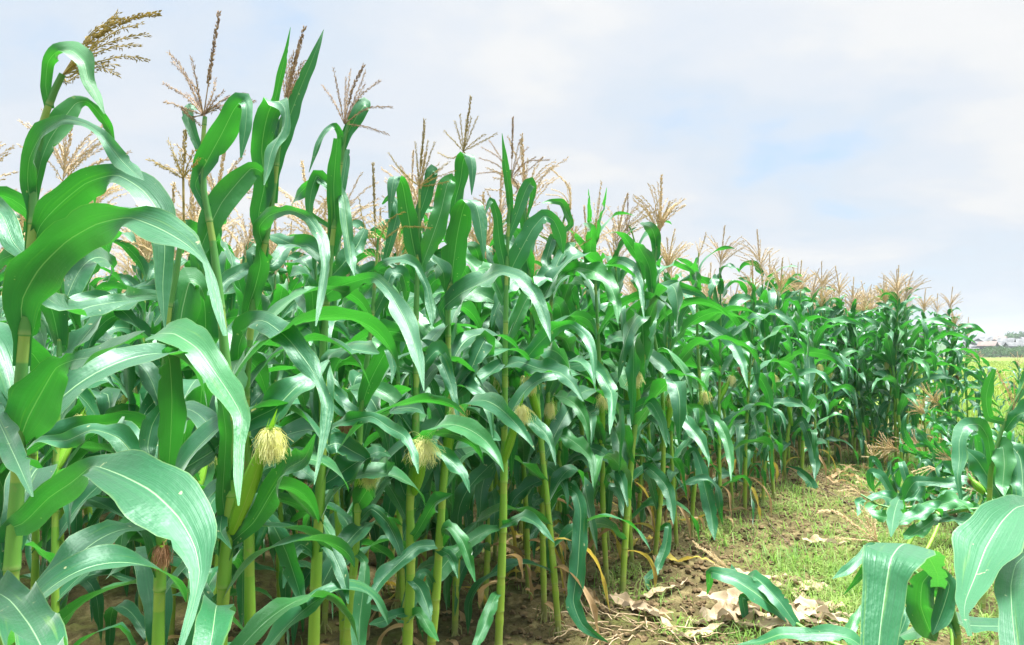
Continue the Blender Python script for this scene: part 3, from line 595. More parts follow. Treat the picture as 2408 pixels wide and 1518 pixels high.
p = Plant('corn_plant', 'corn plant with V shaped tassel and round greenish silk on its thick ear', 'corn plant',
          'D', [(958, 1518), (966, 1350), (964, 1187), (975, 1068), (979, 902), (978, 762), (983, 610), (987, 445)], 2.9, 0.0165, 0.0045, FRONT)
p.leaf('3', [(570,730,40),(600,640,56),(630,540,60),(642,490,56),(662,500,20)], 0.02, (0.1, 0.4), ruf=0.02)
p.leaf('3', [(570,920,50),(545,800,80),(520,650,76),(500,550,66),(470,515,50),(455,565,46),(440,710,6)], -0.08, (0, 0.3), lock=True, ruf=0.03)
p.leaf('3', [(480,940,20),(425,900,25),(450,800,50),(475,700,56),(470,645,50),(440,615,30),(408,645,6)], 0.06, (0.1, 0.4))
p.leaf('3', [(600,910,50),(640,800,90),(680,680,90),(708,560,80),(730,525,40),(740,600,20)], 0.06, (0, 0.3))
p.leaf('3', [(575,960,40),(640,900,90),(690,960,60),(700,1050,8)], 0.12, (0.2, 0.8))
p.leaf('4', [(535,280,40),(470,250,70),(400,170,70),(360,140,60),(300,160,50),(230,150,6)], 0.1, (0.3, 1))
p.leaf('4', [(550,330,40),(600,230,50),(650,180,60),(690,240,60),(700,330,40),(690,400,5)], 0.1, (0, 0.6))
p.leaf('4', [(540,870,34),(500,830,60),(470,740,80),(455,640,60),(440,560,8)], 0.1, (0.1, 0.3))
p.leaf('4', [(530,1040,34),(560,1000,50),(600,930,50),(640,870,60),(720,830,6)], -0.1, (0.1, 0.4))
p.leaf('4', [(520,1210,34),(570,1260,60),(600,1330,60),(620,1410,6)], -0.1, (0.2, 0.3))
p.leaf('4', [(640,1065,40),(560,1072,52),(480,1140,70),(390,1230,60),(330,1330,6)], -0.15, (0.7, 0.7), att=False, d=2.75)
p.leaf('4', [(515,1370,34),(450,1385,50),(400,1410,50),(340,1425,6)], -0.1, (0.8, 0.9))
p.leaf('4', [(515,1400,34),(570,1375,50),(610,1440,50),(655,1500,6)], -0.1, (0.8, 0.7))
p.leaf('4', [(545,560,40),(480,480,90),(450,450,90),(510,440,70),(560,445,50),(590,470,6)], -0.1, (0.2, 0.9))
p.tassel('3', (580, 562), [(605,256), (562,360), (622,350), (651,360), [(500,490),(436,406)], [(540,530),(490,480)], [(650,500),(716,448)], [(660,520),(742,490)], [(640,555),(716,540)], (590,380)], 'tassel_olive', curve=0.0)
p.ear('4', (545, 830), (588, 600), 0.03, 'silk_pale', 0.028, 200, -0.16, 0.6)
p.blades([(0.4, 140, 55, .7, .085, 2.4), (0.5, 300, 60, .7, .085, 2.2)])
p.behind(6)
p.dry(2)

p = Plant('corn_plant', 'corn plant with a broad upright leaf blade below a fan shaped golden tassel', 'corn plant',
          '4', [(622, 1518), (640, 1330), (655, 1100), (668, 900), (690, 600), (700, 350), (698, -50), (720, -170), (770, -600), (785, -700)], 3.1, 0.0155, 0.0045, FRONT)
p.leaf('3', [(745,650,60),(770,540,72),(785,440,72),(808,412,52),(826,470,46),(823,602,3)], -0.06, (0.1, 0.3), lock=True, ruf=0.02)
p.leaf('3', [(725,1045,60),(735,950,102),(755,800,116),(780,680,92),(805,625,62),(842,650,70),(866,760,60),(880,902,3)], -0.12, (0, 0.4), lock=True, ruf=0.03)
p.leaf('3', [(690,1130,60),(770,1060,90),(870,1010,110),(965,962,52),(1045,985,60),(1115,1060,66),(1165,1180,50),(1190,1282,3)], -0.25, (0.4, 0.9), ruf=0.09)
p.leaf('4', [(690,500,36),(620,330,40),(560,170,40),(610,170,78),(670,235,78),(712,340,46),(735,440,26),(758,572,3)], -0.2, (0.5, 0.6))
p.leaf('4', [(690,640,40),(740,590,80),(800,580,90),(880,570,70),(935,590,6)], -0.1, (0.4, 0.9), ruf=0.04)
p.leaf('4', [(535,620,30),(570,612,52),(640,630,50),(710,680,60),(765,740,46),(797,826,3)], -0.1, (0.9, 0.6), att=False, d=2.85)
p.leaf('4', [(665,900,34),(600,880,50),(570,830,90),(600,700,80),(650,640,6)], 0.1, (0.1, 0.4))
p.leaf('4', [(665,1060,34),(700,980,60),(760,1040,60),(790,1120,50),(820,1230,6)], -0.1, (0.3, 0.4))
p.leaf('4', [(650,1080,34),(700,1105,44),(725,1150,40),(742,1215,3)], -0.1, (0.6, 0.4))
p.leaf('4', [(640,1270,34),(600,1190,40),(570,1200,50),(545,1290,50),(530,1380,6)], -0.1, (0.3, 0.3))
p.leaf('3', [(715,980,40),(650,1000,70),(610,1060,60),(630,1150,40),(640,1220,5)], 0.06, (0.2, 0.3))
p.leaf('4', [(695,420,40),(770,340,60),(830,200,80),(870,130,80),(890,230,30)], 0.15, (0.1, 0.7))
p.leaf('4', [(700,170,40),(640,120,60),(560,50,70),(500,30,60),(440,60,5)], 0.1, (0.5, 1.0))
p.tassel('3', (785, 400), [(820,146), (770,228), (851,236), (822,240), [(740,350),(695,303)], (745,258), [(840,350),(886,320)], [(860,360),(940,316)], [(730,430),(668,405)], (800,250)], 'tassel_olive', curve=0.0)
p.ear('4', (680, 700), (735, 430), 0.026, 'silk_pale', 0.026, 190, -0.15, 1.4)
p.blades([(0.4, 100, 55, .7, .085, 2.4), (0.5, 300, 60, .7, .085, 2.2)])
p.behind(6)
p.dry(2)

p = Plant('corn_plant', 'corn plant with reddish tassel and one stiff leaf blade standing straight up beside it', 'corn plant',
          'D', [(1172, 1518), (1180, 1320), (1184, 1171), (1187, 902), (1190, 711), (1194, 570), (1201, 400)], 3.5, 0.0165, 0.0045, FRONT)
p.leaf('3', [(1003,668,26),(995,580,36),(980,460,30),(964,315,2)], -0.05, (0, 0.1), ruf=0.01)
p.leaf('3', [(990,810,30),(1030,700,52),(1070,590,62),(1096,545,52),(1108,600,30),(1082,705,6)], 0.05, (0.1, 0.4), ruf=0.02)
p.leaf('3', [(978,950,50),(952,820,52),(940,700,42),(915,625,32),(892,670,12),(880,722,3)], -0.05, (0.1, 0.3), ruf=0.03)
p.leaf('3', [(1000,960,60),(1050,860,96),(1105,760,82),(1160,700,62),(1205,722,60),(1235,790,60),(1248,875,6)], 0.05, (0, 0.5), ruf=0.05)
p.leaf('4', [(950,230,30),(880,290,70),(820,325,40),(790,310,5)], -0.1, (0.8, 1.0))
p.leaf('4', [(955,250,30),(1020,232,62),(1110,262,62),(1205,282,70),(1262,330,50),(1312,412,3)], -0.25, (0.8, 0.7))
p.leaf('4', [(1010,270,30),(1100,160,78),(1180,82,72),(1250,60,42),(1320,110,46),(1355,200,40),(1362,332,3)], -0.25, (0.1, 0.5), att=False, d=3.5)
p.leaf('4', [(590,295,10),(680,318,60),(780,345,62),(850,380,42),(885,460,36),(906,602,3)], -0.15, (0.9, 0.6), att=False, d=3.2)
p.leaf('4', [(925,520,30),(1000,490,42),(1080,505,60),(1140,560,56),(1170,620,30),(1186,702,3)], -0.2, (0.7, 0.6))
p.leaf('4', [(935,985,26),(870,1000,46),(790,1050,60),(700,1130,90),(625,1230,60),(560,1312,8)], -0.2, (0.6, 0.4))
p.leaf('4', [(930,985,26),(980,960,42),(1040,935,46),(1110,975,46),(1180,1052,3)], -0.2, (0.7, 0.7))
p.leaf('4', [(945,700,34),(900,640,60),(870,540,70),(880,430,60),(920,370,5)], 0.1, (0, 0.2))
p.leaf('4', [(925,1280,30),(900,1320,50),(865,1420,62),(815,1540,30)], -0.2, (0.4, 0.4))
p.leaf('4', [(975,120,40),(1010,40,60),(1060,-60,60),(1090,-30,60),(1110,60,30)], 0.1, (0.2, 0.5))
p.leaf('3', [(980,1110,40),(930,1000,60),(900,940,60),(850,950,70),(800,900,50),(780,860,5)], 0.1, (0.4, 0.9))
p.tassel('3', (1008, 520), [(1015,238), (1046,346), [(1040,430),(1086,378)], [(950,430),(870,380)], (905,348), [(940,460),(860,430)], [(940,495),(850,502)], [(1080,450),(1184,438)], [(1060,460),(1120,425)], [(1080,490),(1150,428)], (1050,552), [(1035,560),(1030,590)], [(980,520),(965,570)]], 'tassel_pink', curve=0.05)
p.ear('4', (950, 690), (1030, 430), 0.026, 'silk_pale', 0.026, 190, -0.12, 1.3)
p.blades([(0.4, 100, 55, .7, .085, 2.4), (0.5, 40, 60, .7, .085, 2.2)])
p.behind(6)
p.dry(2)

p = Plant('corn_plant', 'slim corn plant whose long dark wavy leaf hangs down to the bare soil', 'corn plant',
          'D', [(1280, 1465), (1277, 1300), (1276, 1180), (1290, 900), (1300, 640), (1325, 520), (1338, 480)], 4.15, 0.0145, 0.0045, FRONT)
p.leaf('4', [(1150,900,30),(1185,830,50),(1230,800,60),(1280,830,50),(1300,920,64),(1293,1050,72),(1285,1180,76),(1265,1320,72),(1310,1430,52),(1425,1505,4)], -0.3, (0.6, 0.1), ruf=0.10)
p.leaf('4', [(1140,550,30),(1230,570,72),(1300,620,62),(1350,680,42),(1356,802,3)], -0.25, (0.8, 0.6))
p.leaf('4', [(1200,270,30),(1320,245,50),(1390,290,72),(1437,370,62),(1442,440,42),(1430,562,3)], -0.3, (0.7, 0.4))
p.leaf('4', [(1130,850,28),(1100,860,50),(1085,890,8)], -0.1, (0.8, 0.8))
p.leaf('4', [(1140,760,30),(1060,800,60),(1000,850,60),(960,940,5)], -0.05, (0.3, 0.5))
p.leaf('3', [(1200,800,40),(1170,900,50),(1180,950,60),(1160,1010,50),(1130,1060,5)], -0.1, (0.3, 0.6))
p.leaf('3', [(1285,740,26),(1262,680,38),(1240,635,34),(1190,632,22),(1150,640,3)], -0.05, (0.3, 0.4), ruf=0.02)
p.leaf('3', [(1290,830,30),(1240,880,60),(1200,960,60),(1130,1010,70),(1100,1040,6)], -0.15, (0.5, 0.9))
p.leaf('3', [(1260,960,30),(1320,940,70),(1400,960,80),(1460,1010,70),(1495,1100,50),(1502,1200,3)], -0.2, (0.7, 0.5))
p.tassel('3', (1285, 668), [[(1270,560),(1190,478)], (1275,545), [(1240,610),(1168,600)], [(1250,600),(1195,575)], (1260,540), (1282,560), [(1250,640),(1180,640)]], 'tassel_straw', curve=0.05)
p.ear('4', (1130, 620), (1160, 420), 0.026, 'silk_pale', 0.024, 120, -0.1, 1.3)
p.blades([(0.45, 100, 55, .7, .085, 2.4), (0.55, 300, 60, .7, .085, 2.2), (0.65, 200, 65, .7, .085, 2.2), (0.75, 20, 70, .65, .08, 2.0)])
p.behind(6)
p.dry(2)
for (reg, base, pts, d, lab, tips, tb, tm, leaves, ear) in [
    ('D', None, [(1427, 1375), (1418, 1200), (1415, 1000), (1405, 760), (1395, 560), (1402, 515)], 4.75, 'corn plant with two thin leaf spikes framing its straw coloured tassel',
     [(1425,538), (1390,640), (1465,655), (1410,620), (1440,610), (1380,700)], (1400, 765), 'tassel_straw',
     [('3', [(1372,790,20),(1370,690,22),(1365,575,2)]), ('3', [(1405,800,20),(1430,690,22),(1450,568,2)]), ('4', [(1310,612,30),(1390,640,52),(1450,690,52),(1490,780,42),(1512,892,3)]), ('3', [(1370,960,40),(1375,850,60),(1380,760,40),(1345,740,10)]),
      ('6', [(-60,120,30),(60,100,60),(170,60,70),(240,180,60),(270,330,5)]), ('6', [(-100,560,30),(-60,480,50),(0,560,60),(40,680,5)]), ('5', [(-120,640,40),(-30,560,50),(60,600,60),(110,720,40),(130,900,5)])], ('4', (1390, 600), (1400, 390))),
    ('D', None, [(1535, 1342), (1548, 1230), (1560, 1080), (1555, 900), (1520, 700), (1490, 560), (1478, 530)], 5.2, 'corn plant whose crinkled dark leaf curls down beside its pale foot',
     [(1548,600), (1522,655), (1572,655), [(1500,730),(1448,690)], (1540,680), (1560,690)], (1545, 770), 'tassel_pink',
     [('6', [(215,700,20),(180,560,50),(150,450,60),(215,500,75),(270,570,75),(298,680,60),(310,790,5)]), ('6', [(260,120,30),(380,180,80),(470,280,72),(518,395,20),(520,450,3)]), ('6', [(225,820,20),(280,800,40),(260,940,60),(210,1060,50),(150,1120,40),(170,1200,4)]),
      ('5', [(60,930,50),(140,1090,70),(250,1180,80),(330,1330,70),(385,1490,4)]), ('5', [(130,1060,40),(60,1010,70),(-30,1010,70),(-100,1060,5)]), ('5', [(150,760,60),(190,620,50),(240,540,5)])], ('6', (275, 210), (300, 10))),
    ('D', None, [(1625, 1268), (1632, 1150), (1650, 1000), (1640, 800), (1640, 640), (1643, 595)], 5.9, 'corn plant with a grey green leaf ribbon hanging plumb beside its stalk',
     [(490,400), (455,430), (520,490), (470,450), (430,455), (440,470)], (450, 540), 'tassel_straw',
     [('6', [(400,520,20),(395,380,30),(435,350,40),(475,460,72),(500,580,82),(530,700,82),(545,800,62),(556,885,3)]), ('6', [(415,200,30),(560,165,60),(620,260,62),(652,400,46),(655,532,3)]), ('6', [(400,480,20),(350,440,50),(300,480,60),(290,540,6)]),
      ('5', [(440,740,50),(420,620,50),(440,560,20)]), ('5', [(440,900,40),(540,960,70),(640,1040,70),(700,1160,50),(730,1300,5)])], ('6', (440, 160), (500, 0))),
    ('D', None, [(1850, 1150), (1845, 1080), (1860, 960), (1855, 800), (1840, 680), (1838, 650)], 8.4, 'leaning corn plant at the bend with two leaves drooping onto the open ground', 
     [(1025,575), (965,545), (1090,670), (1000,600), (940,650), (1060,650)], (1010, 740), 'tassel_straw',
     [('6', [(1000,450,20),(1060,470,40),(1130,540,60),(1165,650,52),(1150,750,42),(1090,832,4)]), ('6', [(1000,560,15),(1040,620,40),(1065,700,40),(1080,820,36),(1125,895,3)]), ('6', [(1020,220,20),(1080,170,46),(1130,300,64),(1160,430,54),(1155,530,3)]), ('6', [(1010,300,20),(930,330,60),(860,220,50),(800,130,40),(740,60,4)]),
      ('5', [(1000,1000,40),(1080,1090,60),(1090,1250,60),(1060,1390,4)]), ('5', [(930,900,40),(950,760,50),(930,650,30)])], ('6', (1020, 200), (985, 30)))]:
    p = Plant('corn_plant', lab, 'corn plant', reg, pts, d, 0.0145, 0.0045, FRONT, base)
    for rg, lf in leaves: p.leaf(rg, lf, -0.3, (0.4, 0.5), ruf=0.07)
    p.tassel('3' if d < 5.5 else '5', tb, tips, tm, step=0.008, size=0.011)
    p.ear(*ear, r=0.027, rad=0.028, n=90, dz=-0.08)
    p.blades([(0.3, 120, 50, .55, .075, 2.4), (0.4, 250, 55, .7, .08, 2.2), (0.5, 60, 60, .7, .085, 2.2), (0.6, 180, 62, .75, .085, 2.1), (0.68, 330, 66, .7, .08, 2.2), (0.75, 100, 70, .65, .08, 2.0), (0.84, 230, 74, .55, .07, 1.7), (0.9, 20, 76, .45, .06, 1.6)])
    p.dry(2)

# ------------------------------------------------------------------ bent and fallen plants on the open side
FALL = 'fallen corn plants on the open ground'
def fallen(label, reg, pts, d, r=0.013, base=None): return Plant('fallen_corn_plant', label, 'fallen corn plant', reg, pts, d, r, 0.005, FALL, base)
p = fallen('flattened corn plant lying on the path over pale crumpled dry leaves', '6', [(1560, 1620), (1320, 1530), (1170, 1460), (1050, 1390), (900, 1280), (780, 1200), (690, 1130), (640, 1070)], [3.7, 3.8, 3.9, 4.0, 4.15, 4.25, 4.35, 4.4], 0.012, (1.45, 3.55, 0))
p.leaf('6', [(1000,1360,50),(880,1265,95),(790,1195,112),(690,1130,105),(590,1090,80),(530,1080,50),(525,1150,36),(510,1212,4)], 0.25, (0.8, 0.5), ruf=0.03)
p.leaf('6', [(1045,1392,50),(950,1260,85),(860,1160,95),(790,1105,60),(730,1130,20)], 0.3, (0.8, 0.6), ruf=0.02)
p.leaf('6', [(800,1215,40),(725,1230,56),(738,1320,46),(740,1412,4)], -0.05, (0.1, 0.1), ruf=0.03)
p.leaf('6', [(700,1140,30),(680,1090,40),(660,1060,40),(700,1110,5)], -0.05, (0.3, 0.3))
p.tassel('6', (645, 1065), [[(540,980),(430,895)], [(520,960),(440,920)], [(570,990),(500,935)], [(590,1010),(530,940)], [(560,1030),(520,1000)], [(610,1020),(590,1000)], [(590,1050),(560,1040)]], 'tassel_straw', curve=0, step=0.0065, size=0.012)

p = fallen('bent corn plant near the camera side with a broad leaf folded over like a flap', '6', [(1990, 1900), (2010, 1500), (1960, 1250), (1905, 1130), (1880, 1060)], [1.75, 1.7, 1.68, 1.66, 1.65], 0.012, (1.05, 1.75, 0))
p.leaf('6', [(1900,1200,70),(1885,1080,110),(1810,960,190),(1700,905,310),(1620,980,310),(1590,1110,285),(1570,1250,262),(1550,1400,240),(1535,1560,220)], -0.36, (0.3, 0.2), lock=True, fold=0.12, ruf=0.02, dm=-0.32)
p.leaf('6', [(1880,1050,50),(1800,1140,140),(1790,1280,185),(1840,1420,110),(1880,1490,10)], 0.08, (0, 0), fold=0.35)
p.leaf('6', [(1890,1060,60),(1960,1150,110),(1930,1270,120),(1890,1380,90),(1860,1450,10)], -0.02, (0, 0), fold=0.35)
p.leaf('6', [(1980,1350,50),(2080,1395,86),(2260,1400,86),(2400,1400,80)], 0.2, (0.9, 0.9), ruf=0.03)
p.leaf('6', [(1960,1380,50),(1850,1405,90),(1750,1430,86),(1660,1460,10)], 0.2, (0.9, 0.9), ruf=0.03)
p = fallen('bent corn plant in the corner, wide pale leaf fanning down from the picture edge', '6', [(2600, 1900), (2560, 1300), (2520, 800), (2460, 640)], [1.5, 1.5, 1.5, 1.52], 0.012, (1.35, 1.45, 0))
p.leaf('6', [(2460,680,60),(2360,690,150),(2270,780,290),(2180,930,330),(2120,1090,250),(2060,1240,130),(2050,1330,50),(2085,1460,28)], -0.28, (0.7, 0.5), fold=0.3, ruf=0.02)
p.leaf('6', [(2540,960,40),(2440,960,60),(2360,1030,140),(2330,1150,165),(2335,1320,165),(2360,1560,170)], -0.2, (0.3, 0.1), fold=0.35, ruf=0.03)
p.leaf('6', [(2560,1250,40),(2450,1180,60),(2330,1190,40),(2240,1180,10)], 0.1, (0.6, 0.6))
p = fallen('snapped corn plant lying across the lower edge with one long leaf stretched flat', '6', [(1700, 1720), (1560, 1640), (1450, 1560)], [2.9, 3.0, 3.1], 0.012, (1.3, 2.6, 0))
p.leaf('6', [(1480,1560,40),(1380,1480,80),(1250,1445,90),(1100,1450,80),(950,1450,70),(830,1490,40),(690,1512,4)], 0.1, (1.0, 1.0), ruf=0.05)
p.leaf('6', [(1440,1560,30),(1360,1470,70),(1390,1370,64),(1440,1270,10)], 0.2, (0.2, 0.3))
p.leaf('6', [(1560,1620,30),(1650,1480,70),(1700,1350,60),(1690,1280,10)], 0.1, (0.2, 0.3))
p = fallen('leaning corn plant with a fan of straw coloured tassel above the folded flap leaf', '6', [(1980, 1420), (1860, 1180), (1690, 1020), (1535, 895)], [3.3, 3.35, 3.4, 3.45], 0.011, (1.75, 3.1, 0))
p.leaf('6', [(1610,960,30),(1500,935,62),(1420,1005,60),(1340,1070,56),(1262,1116,4)], -0.1, (0.6, 0.5), ruf=0.02)
p.leaf('6', [(1560,930,30),(1480,970,50),(1460,1060,50),(1400,1130,30),(1330,1210,4)], 0.15, (0.3, 0.3), ruf=0.04)
p.tassel('6', (1530, 892), [[(1400,800),(1280,715),(1180,712)], [(1450,830),(1330,742)], [(1460,800),(1378,705)], [(1480,790),(1425,675)], [(1505,800),(1470,740)], [(1400,850),(1280,822)], [(1400,880),(1285,872)], [(1520,830),(1520,760)], [(1470,860),(1350,800)], [(1490,740),(1440,680)]], 'tassel_straw', curve=0, step=0.0065, size=0.012)
p = fallen('fallen corn plant on the leaf heap with a thick pale stalk lying level', '6', [(2330, 700), (2250, 702), (2100, 700), (1960, 722), (1850, 755), (1760, 790)], [4.9, 4.95, 5.0, 5.05, 5.1, 5.15], 0.016, (3.0, 5.1, 0))
p.leaf('6', [(1700,790,30),(1665,640,40),(1640,690,80),(1625,760,84),(1612,865,8)], -0.4, (0.2, 0.1), ruf=0.03, att=False, d=5.1)
p.leaf('6', [(1950,725,40),(1850,690,70),(1760,740,80),(1680,770,60),(1640,800,6)], -0.1, (0.9, 0.9))
p.leaf('6', [(1900,740,40),(1820,800,80),(1740,850,80),(1690,880,8)], -0.15, (0.8, 0.7))
p.leaf('6', [(1850,755,40),(1960,760,60),(2070,780,60),(2120,760,5)], -0.2, (0.9, 0.9))
p.leaf('6', [(2100,700,40),(2000,650,80),(1880,680,80),(1780,710,60),(1680,750,6)], 0.15, (0.9, 0.9))
p = fallen('fallen corn plant on the leaf heap with one leaf snaking out level', '6', [(2340, 720), (2270, 690), (2170, 605), (2090, 510), (2075, 490)], [4.6, 4.65, 4.75, 4.85, 4.9], 0.016, (2.75, 4.6, 0))
p.leaf('6', [(2120,560,40),(2050,530,64),(1960,545,56),(1860,535,60),(1760,535,60),(1720,580,86),(1690,640,8)], 0.1, (0.7, 0.4), ruf=0.08)
p.leaf('6', [(2280,640,50),(2200,520,130),(2130,410,110),(2050,335,6)], 0.1, (0.4, 0.5), ruf=0.06)
p.leaf('6', [(2200,620,40),(2290,560,100),(2330,470,110),(2290,370,90),(2280,320,10)], -0.1, (0.3, 0.5), ruf=0.08)
p.ear('6', (2170, 605), (2085, 515), 0.03, 'silk_brown', 0.016, 60, 0.05, 1.0)
p = fallen('leaning pale corn plant with an arching bright green leaf and straw tassel', '6', [(2200, 640), (2208, 470), (2250, 300), (2310, 130), (2390, -10), (2420, -80)], 4.5, 0.015, (2.75, 4.5, 0))
p.leaf('6', [(2215,440,40),(2190,270,60),(2140,195,84),(2060,200,90),(2020,290,84),(2020,400,84),(2010,500,40),(2030,640,20)], -0.2, (0.3, 0.2), ruf=0.03)
p.leaf('6', [(2300,180,40),(2200,150,46),(2180,40,60),(2200,-60,50),(2230,-140,20)], -0.05, (0.1, 0.3), ruf=0.03)
p.leaf('6', [(2250,330,60),(2280,330,120),(2290,430,110),(2280,560,70),(2290,620,10)], -0.12, (0.5, 0.2), ruf=0.1)
p.leaf('6', [(2290,230,40),(2350,150,80),(2420,120,80),(2500,170,60)], -0.1, (0.4, 0.6))
p.leaf('6', [(2300,300,40),(2380,380,130),(2400,520,140),(2400,680,100)], -0.15, (0.2, 0.2))
p.leaf('6', [(2360,60,30),(2410,-60,50),(2430,-190,20)], 0.05, (0.2, 0.2))
p.tassel('6', (2340, 110), [[(2320,10),(2270,-80),(2245,-130)], [(2330,0),(2300,-90),(2275,-135)], [(2310,50),(2260,-30)], [(2370,20),(2400,-90)], [(2350,20),(2350,-80)]], 'tassel_straw', curve=0, step=0.0065, size=0.012)
p = fallen('fallen corn plant behind the heap with a short tassel on an upright broken tip', '6', [(1900, 740), (1700, 690), (1655, 640), (1600, 580), (1545, 460), (1503, 385)], [5.7, 5.8, 5.85, 5.9, 5.95, 6.0], 0.011, (2.9, 5.5, 0))
p.leaf('6', [(1650,640,20),(1600,580,46),(1550,500,50),(1495,480,56),(1490,540,40),(1512,600,4)], 0.05, (0.6, 0.2), ruf=0.03)
p.leaf('6', [(1560,480,16),(1535,430,34),(1500,400,34),(1490,450,20)], 0.05, (0.4, 0.2))
p.leaf('6', [(1660,650,20),(1700,590,70),(1745,545,70),(1790,565,60),(1750,630,60),(1680,650,8)], -0.1, (0.3, 0.3))
p.tassel('6', (1505, 385), [(1460,298), (1482,312), (1500,312), (1522,300), (1552,352), (1440,385), (1540,330), (1470,350)], 'tassel_straw', curve=0, step=0.009, size=0.013)
p = fallen('fallen corn plant beyond the heap, its tassel resting on the weeds', '6', [(1800, 720), (1600, 700), (1500, 650), (1430, 612)], [5.4, 5.5, 5.55, 5.6], 0.012, (2.6, 5.3, 0))
p.leaf('6', [(1480,640,30),(1550,620,60),(1620,640,60),(1680,680,50),(1720,700,5)], 0.1, (0.9, 0.9))
p.leaf('6', [(1450,640,30),(1420,660,50),(1425,700,40),(1410,740,4)], -0.1, (0.3, 0.3))
p.leaf('6', [(1520,670,30),(1480,700,60),(1540,740,60),(1600,750,50),(1660,760,5)], -0.15, (0.9, 0.9))
p.tassel('6', (1430, 612), [[(1380,580),(1300,590)], [(1380,570),(1330,558)], [(1370,600),(1330,630)], (1380,640), (1400,560), (1350,620)], 'tassel_straw', curve=0, step=0.009, size=0.013)
p = fallen('fallen corn plant at the back of the heap with a drooping brown yellow tassel', '6', [(2150, 640), (2000, 560), (1950, 500), (1900, 470)], [5.9, 6.0, 6.1, 6.2], 0.012, (3.3, 5.9, 0))
p.leaf('6', [(2000,530,30),(1960,460,70),(1900,470,60),(1990,500,6)], 0, (0.6, 0.6))
p.leaf('6', [(2050,590,30),(1960,600,50),(1900,660,50),(1850,700,40),(1800,730,4)], -0.2, (0.8, 0.8))
p.leaf('6', [(2080,600,30),(2020,680,60),(2090,700,60),(2150,690,6)], -0.2, (0.9, 0.9))
p.tassel('6', (1900, 468), [[(1850,445),(1800,455),(1740,475)], [(1850,455),(1760,490)], [(1840,460),(1790,500)], [(1860,465),(1820,500)], (1840,440)], 'tassel_straw', curve=0, step=0.009, size=0.013)
#HEROES_END
# ------------------------------------------------------------------ plants of the rows: prototypes, then copies
def make_proto(seed):
    rnd = random.Random(seed); pr = {'leaves': []}
    H = rnd.uniform(1.95, 2.15); lean = (rnd.uniform(-.06, .06), rnd.uniform(-.06, .06)); 
    zs = np.linspace(0, H, 40); P = np.stack([lean[0] * zs ** 1.5 / 2 + 0.012 * np.sin(zs * 3 + seed), lean[1] * zs ** 1.5 / 2 + 0.012 * np.cos(zs * 2.6 + seed), zs], 1); P[0, 2] = -0.06
    mb = MB(); stalk(mb, P, rnd.uniform(0.0125, 0.0155), 0.0045); brace_roots(mb, P, 0.015, rnd); pr['stalk'] = mb.mesh('stalk', 'corn_stalk')
    allm = MB(); plane = 0.0; nl = 17
    for k in range(nl):
        fr = (k + 0.6) / nl; z = 0.22 + (H - 0.30) * fr ** 0.92; p = np.array([np.interp(z, P[:, 2], P[:, i]) for i in range(3)])
        az = plane + (k % 2) * math.pi + rnd.gauss(0, 0.5)
        ln = (0.48 + 0.36 * math.sin(math.pi * min(1, fr * 0.95 + 0.1))) * rnd.uniform(0.85, 1.15); wd = (0.062 + 0.038 * math.sin(math.pi * min(1, fr * .95))) * rnd.uniform(0.9, 1.15)
        el = R(38 + 40 * fr + rnd.uniform(-8, 8)); dr = rnd.uniform(2.0, 2.9) - 0.9 * max(0, fr - 0.6) / 0.4
        if fr > 0.75 and rnd.random() < 0.35: dr *= 0.3; ln *= 0.6
        if fr > 0.85: ln *= 0.72
        kink = (rnd.uniform(.25, .6), rnd.uniform(.5, 1.4)) if rnd.random() < 0.55 else None
        args = (p, az, el, ln, wd, dr, rnd.uniform(-.3, .3), rnd.uniform(-1.9, 1.9), rnd.uniform(1.0, 2.2), kink, rnd.uniform(-1.0, 1.0))
        mb = MB(); st = rnd.getstate(); blade(mb, *args, rnd=rnd, n=24, fold=0.3, ruf=0.19, nx=5); pr['leaves'].append(mb.mesh('leaf', 'corn_leaf'))
        blade(allm, *args, rnd=rnd, n=18, fold=0.3, ruf=0.17, nx=4)
    pr['foliage'] = allm.mesh('foliage', 'corn_leaf')
    pr['dry'] = []
    for k in range(3):
        mb = MB(); z = rnd.uniform(.12, .55); p = np.array([np.interp(z, P[:, 2], P[:, i]) for i in range(3)])
        blade(mb, p, rnd.uniform(0, 6.28), R(30), rnd.uniform(.3, .55), rnd.uniform(.025, .045), 2.6, 0, rnd.uniform(-2.5, 2.5), 0.6, None, 1.2, rnd, n=16, ruf=0.25, fold=0.7, nx=4)
        pr['dry'].append(mb.mesh('dry_leaf', ('dry_leaf', 'dry_leaf', 'yellow_leaf')[(seed + k) % 3]))
    mb = MB(); tassel_local(mb, P[-1] - np.array([0, 0, .02]), rnd.uniform(.34, .42), rnd.randint(18, 26), rnd.uniform(.5, 1.0), 0.008, 0.014, rnd, (rnd.uniform(-.15, .25), rnd.uniform(-.2, .1)))
    pr['tassel'] = mb.mesh('tassel', ('tassel_straw', 'tassel_blush', 'tassel_straw', 'tassel_blush')[seed % 4], smooth=False)
    z = rnd.uniform(1.0, 1.2); p = np.array([np.interp(z, P[:, 2], P[:, i]) for i in range(3)]); az = plane + rnd.uniform(-.5, .5)
    tip = p + np.array([math.cos(az) * .09, math.sin(az) * .09, .21]); pr['ear'] = ear_mesh(p, tip, 0.025, rnd).mesh('ear', 'husk')
    pr['silk'] = silk_mesh(tip, tip - p, 0.026, 90, 1.2, rnd, 0.0016).mesh('silk', 'silk_brown' if seed % 5 == 3 else 'silk_pale', smooth=False)
    return pr
PROTOS = [make_proto(11 + i) for i in range(8)]
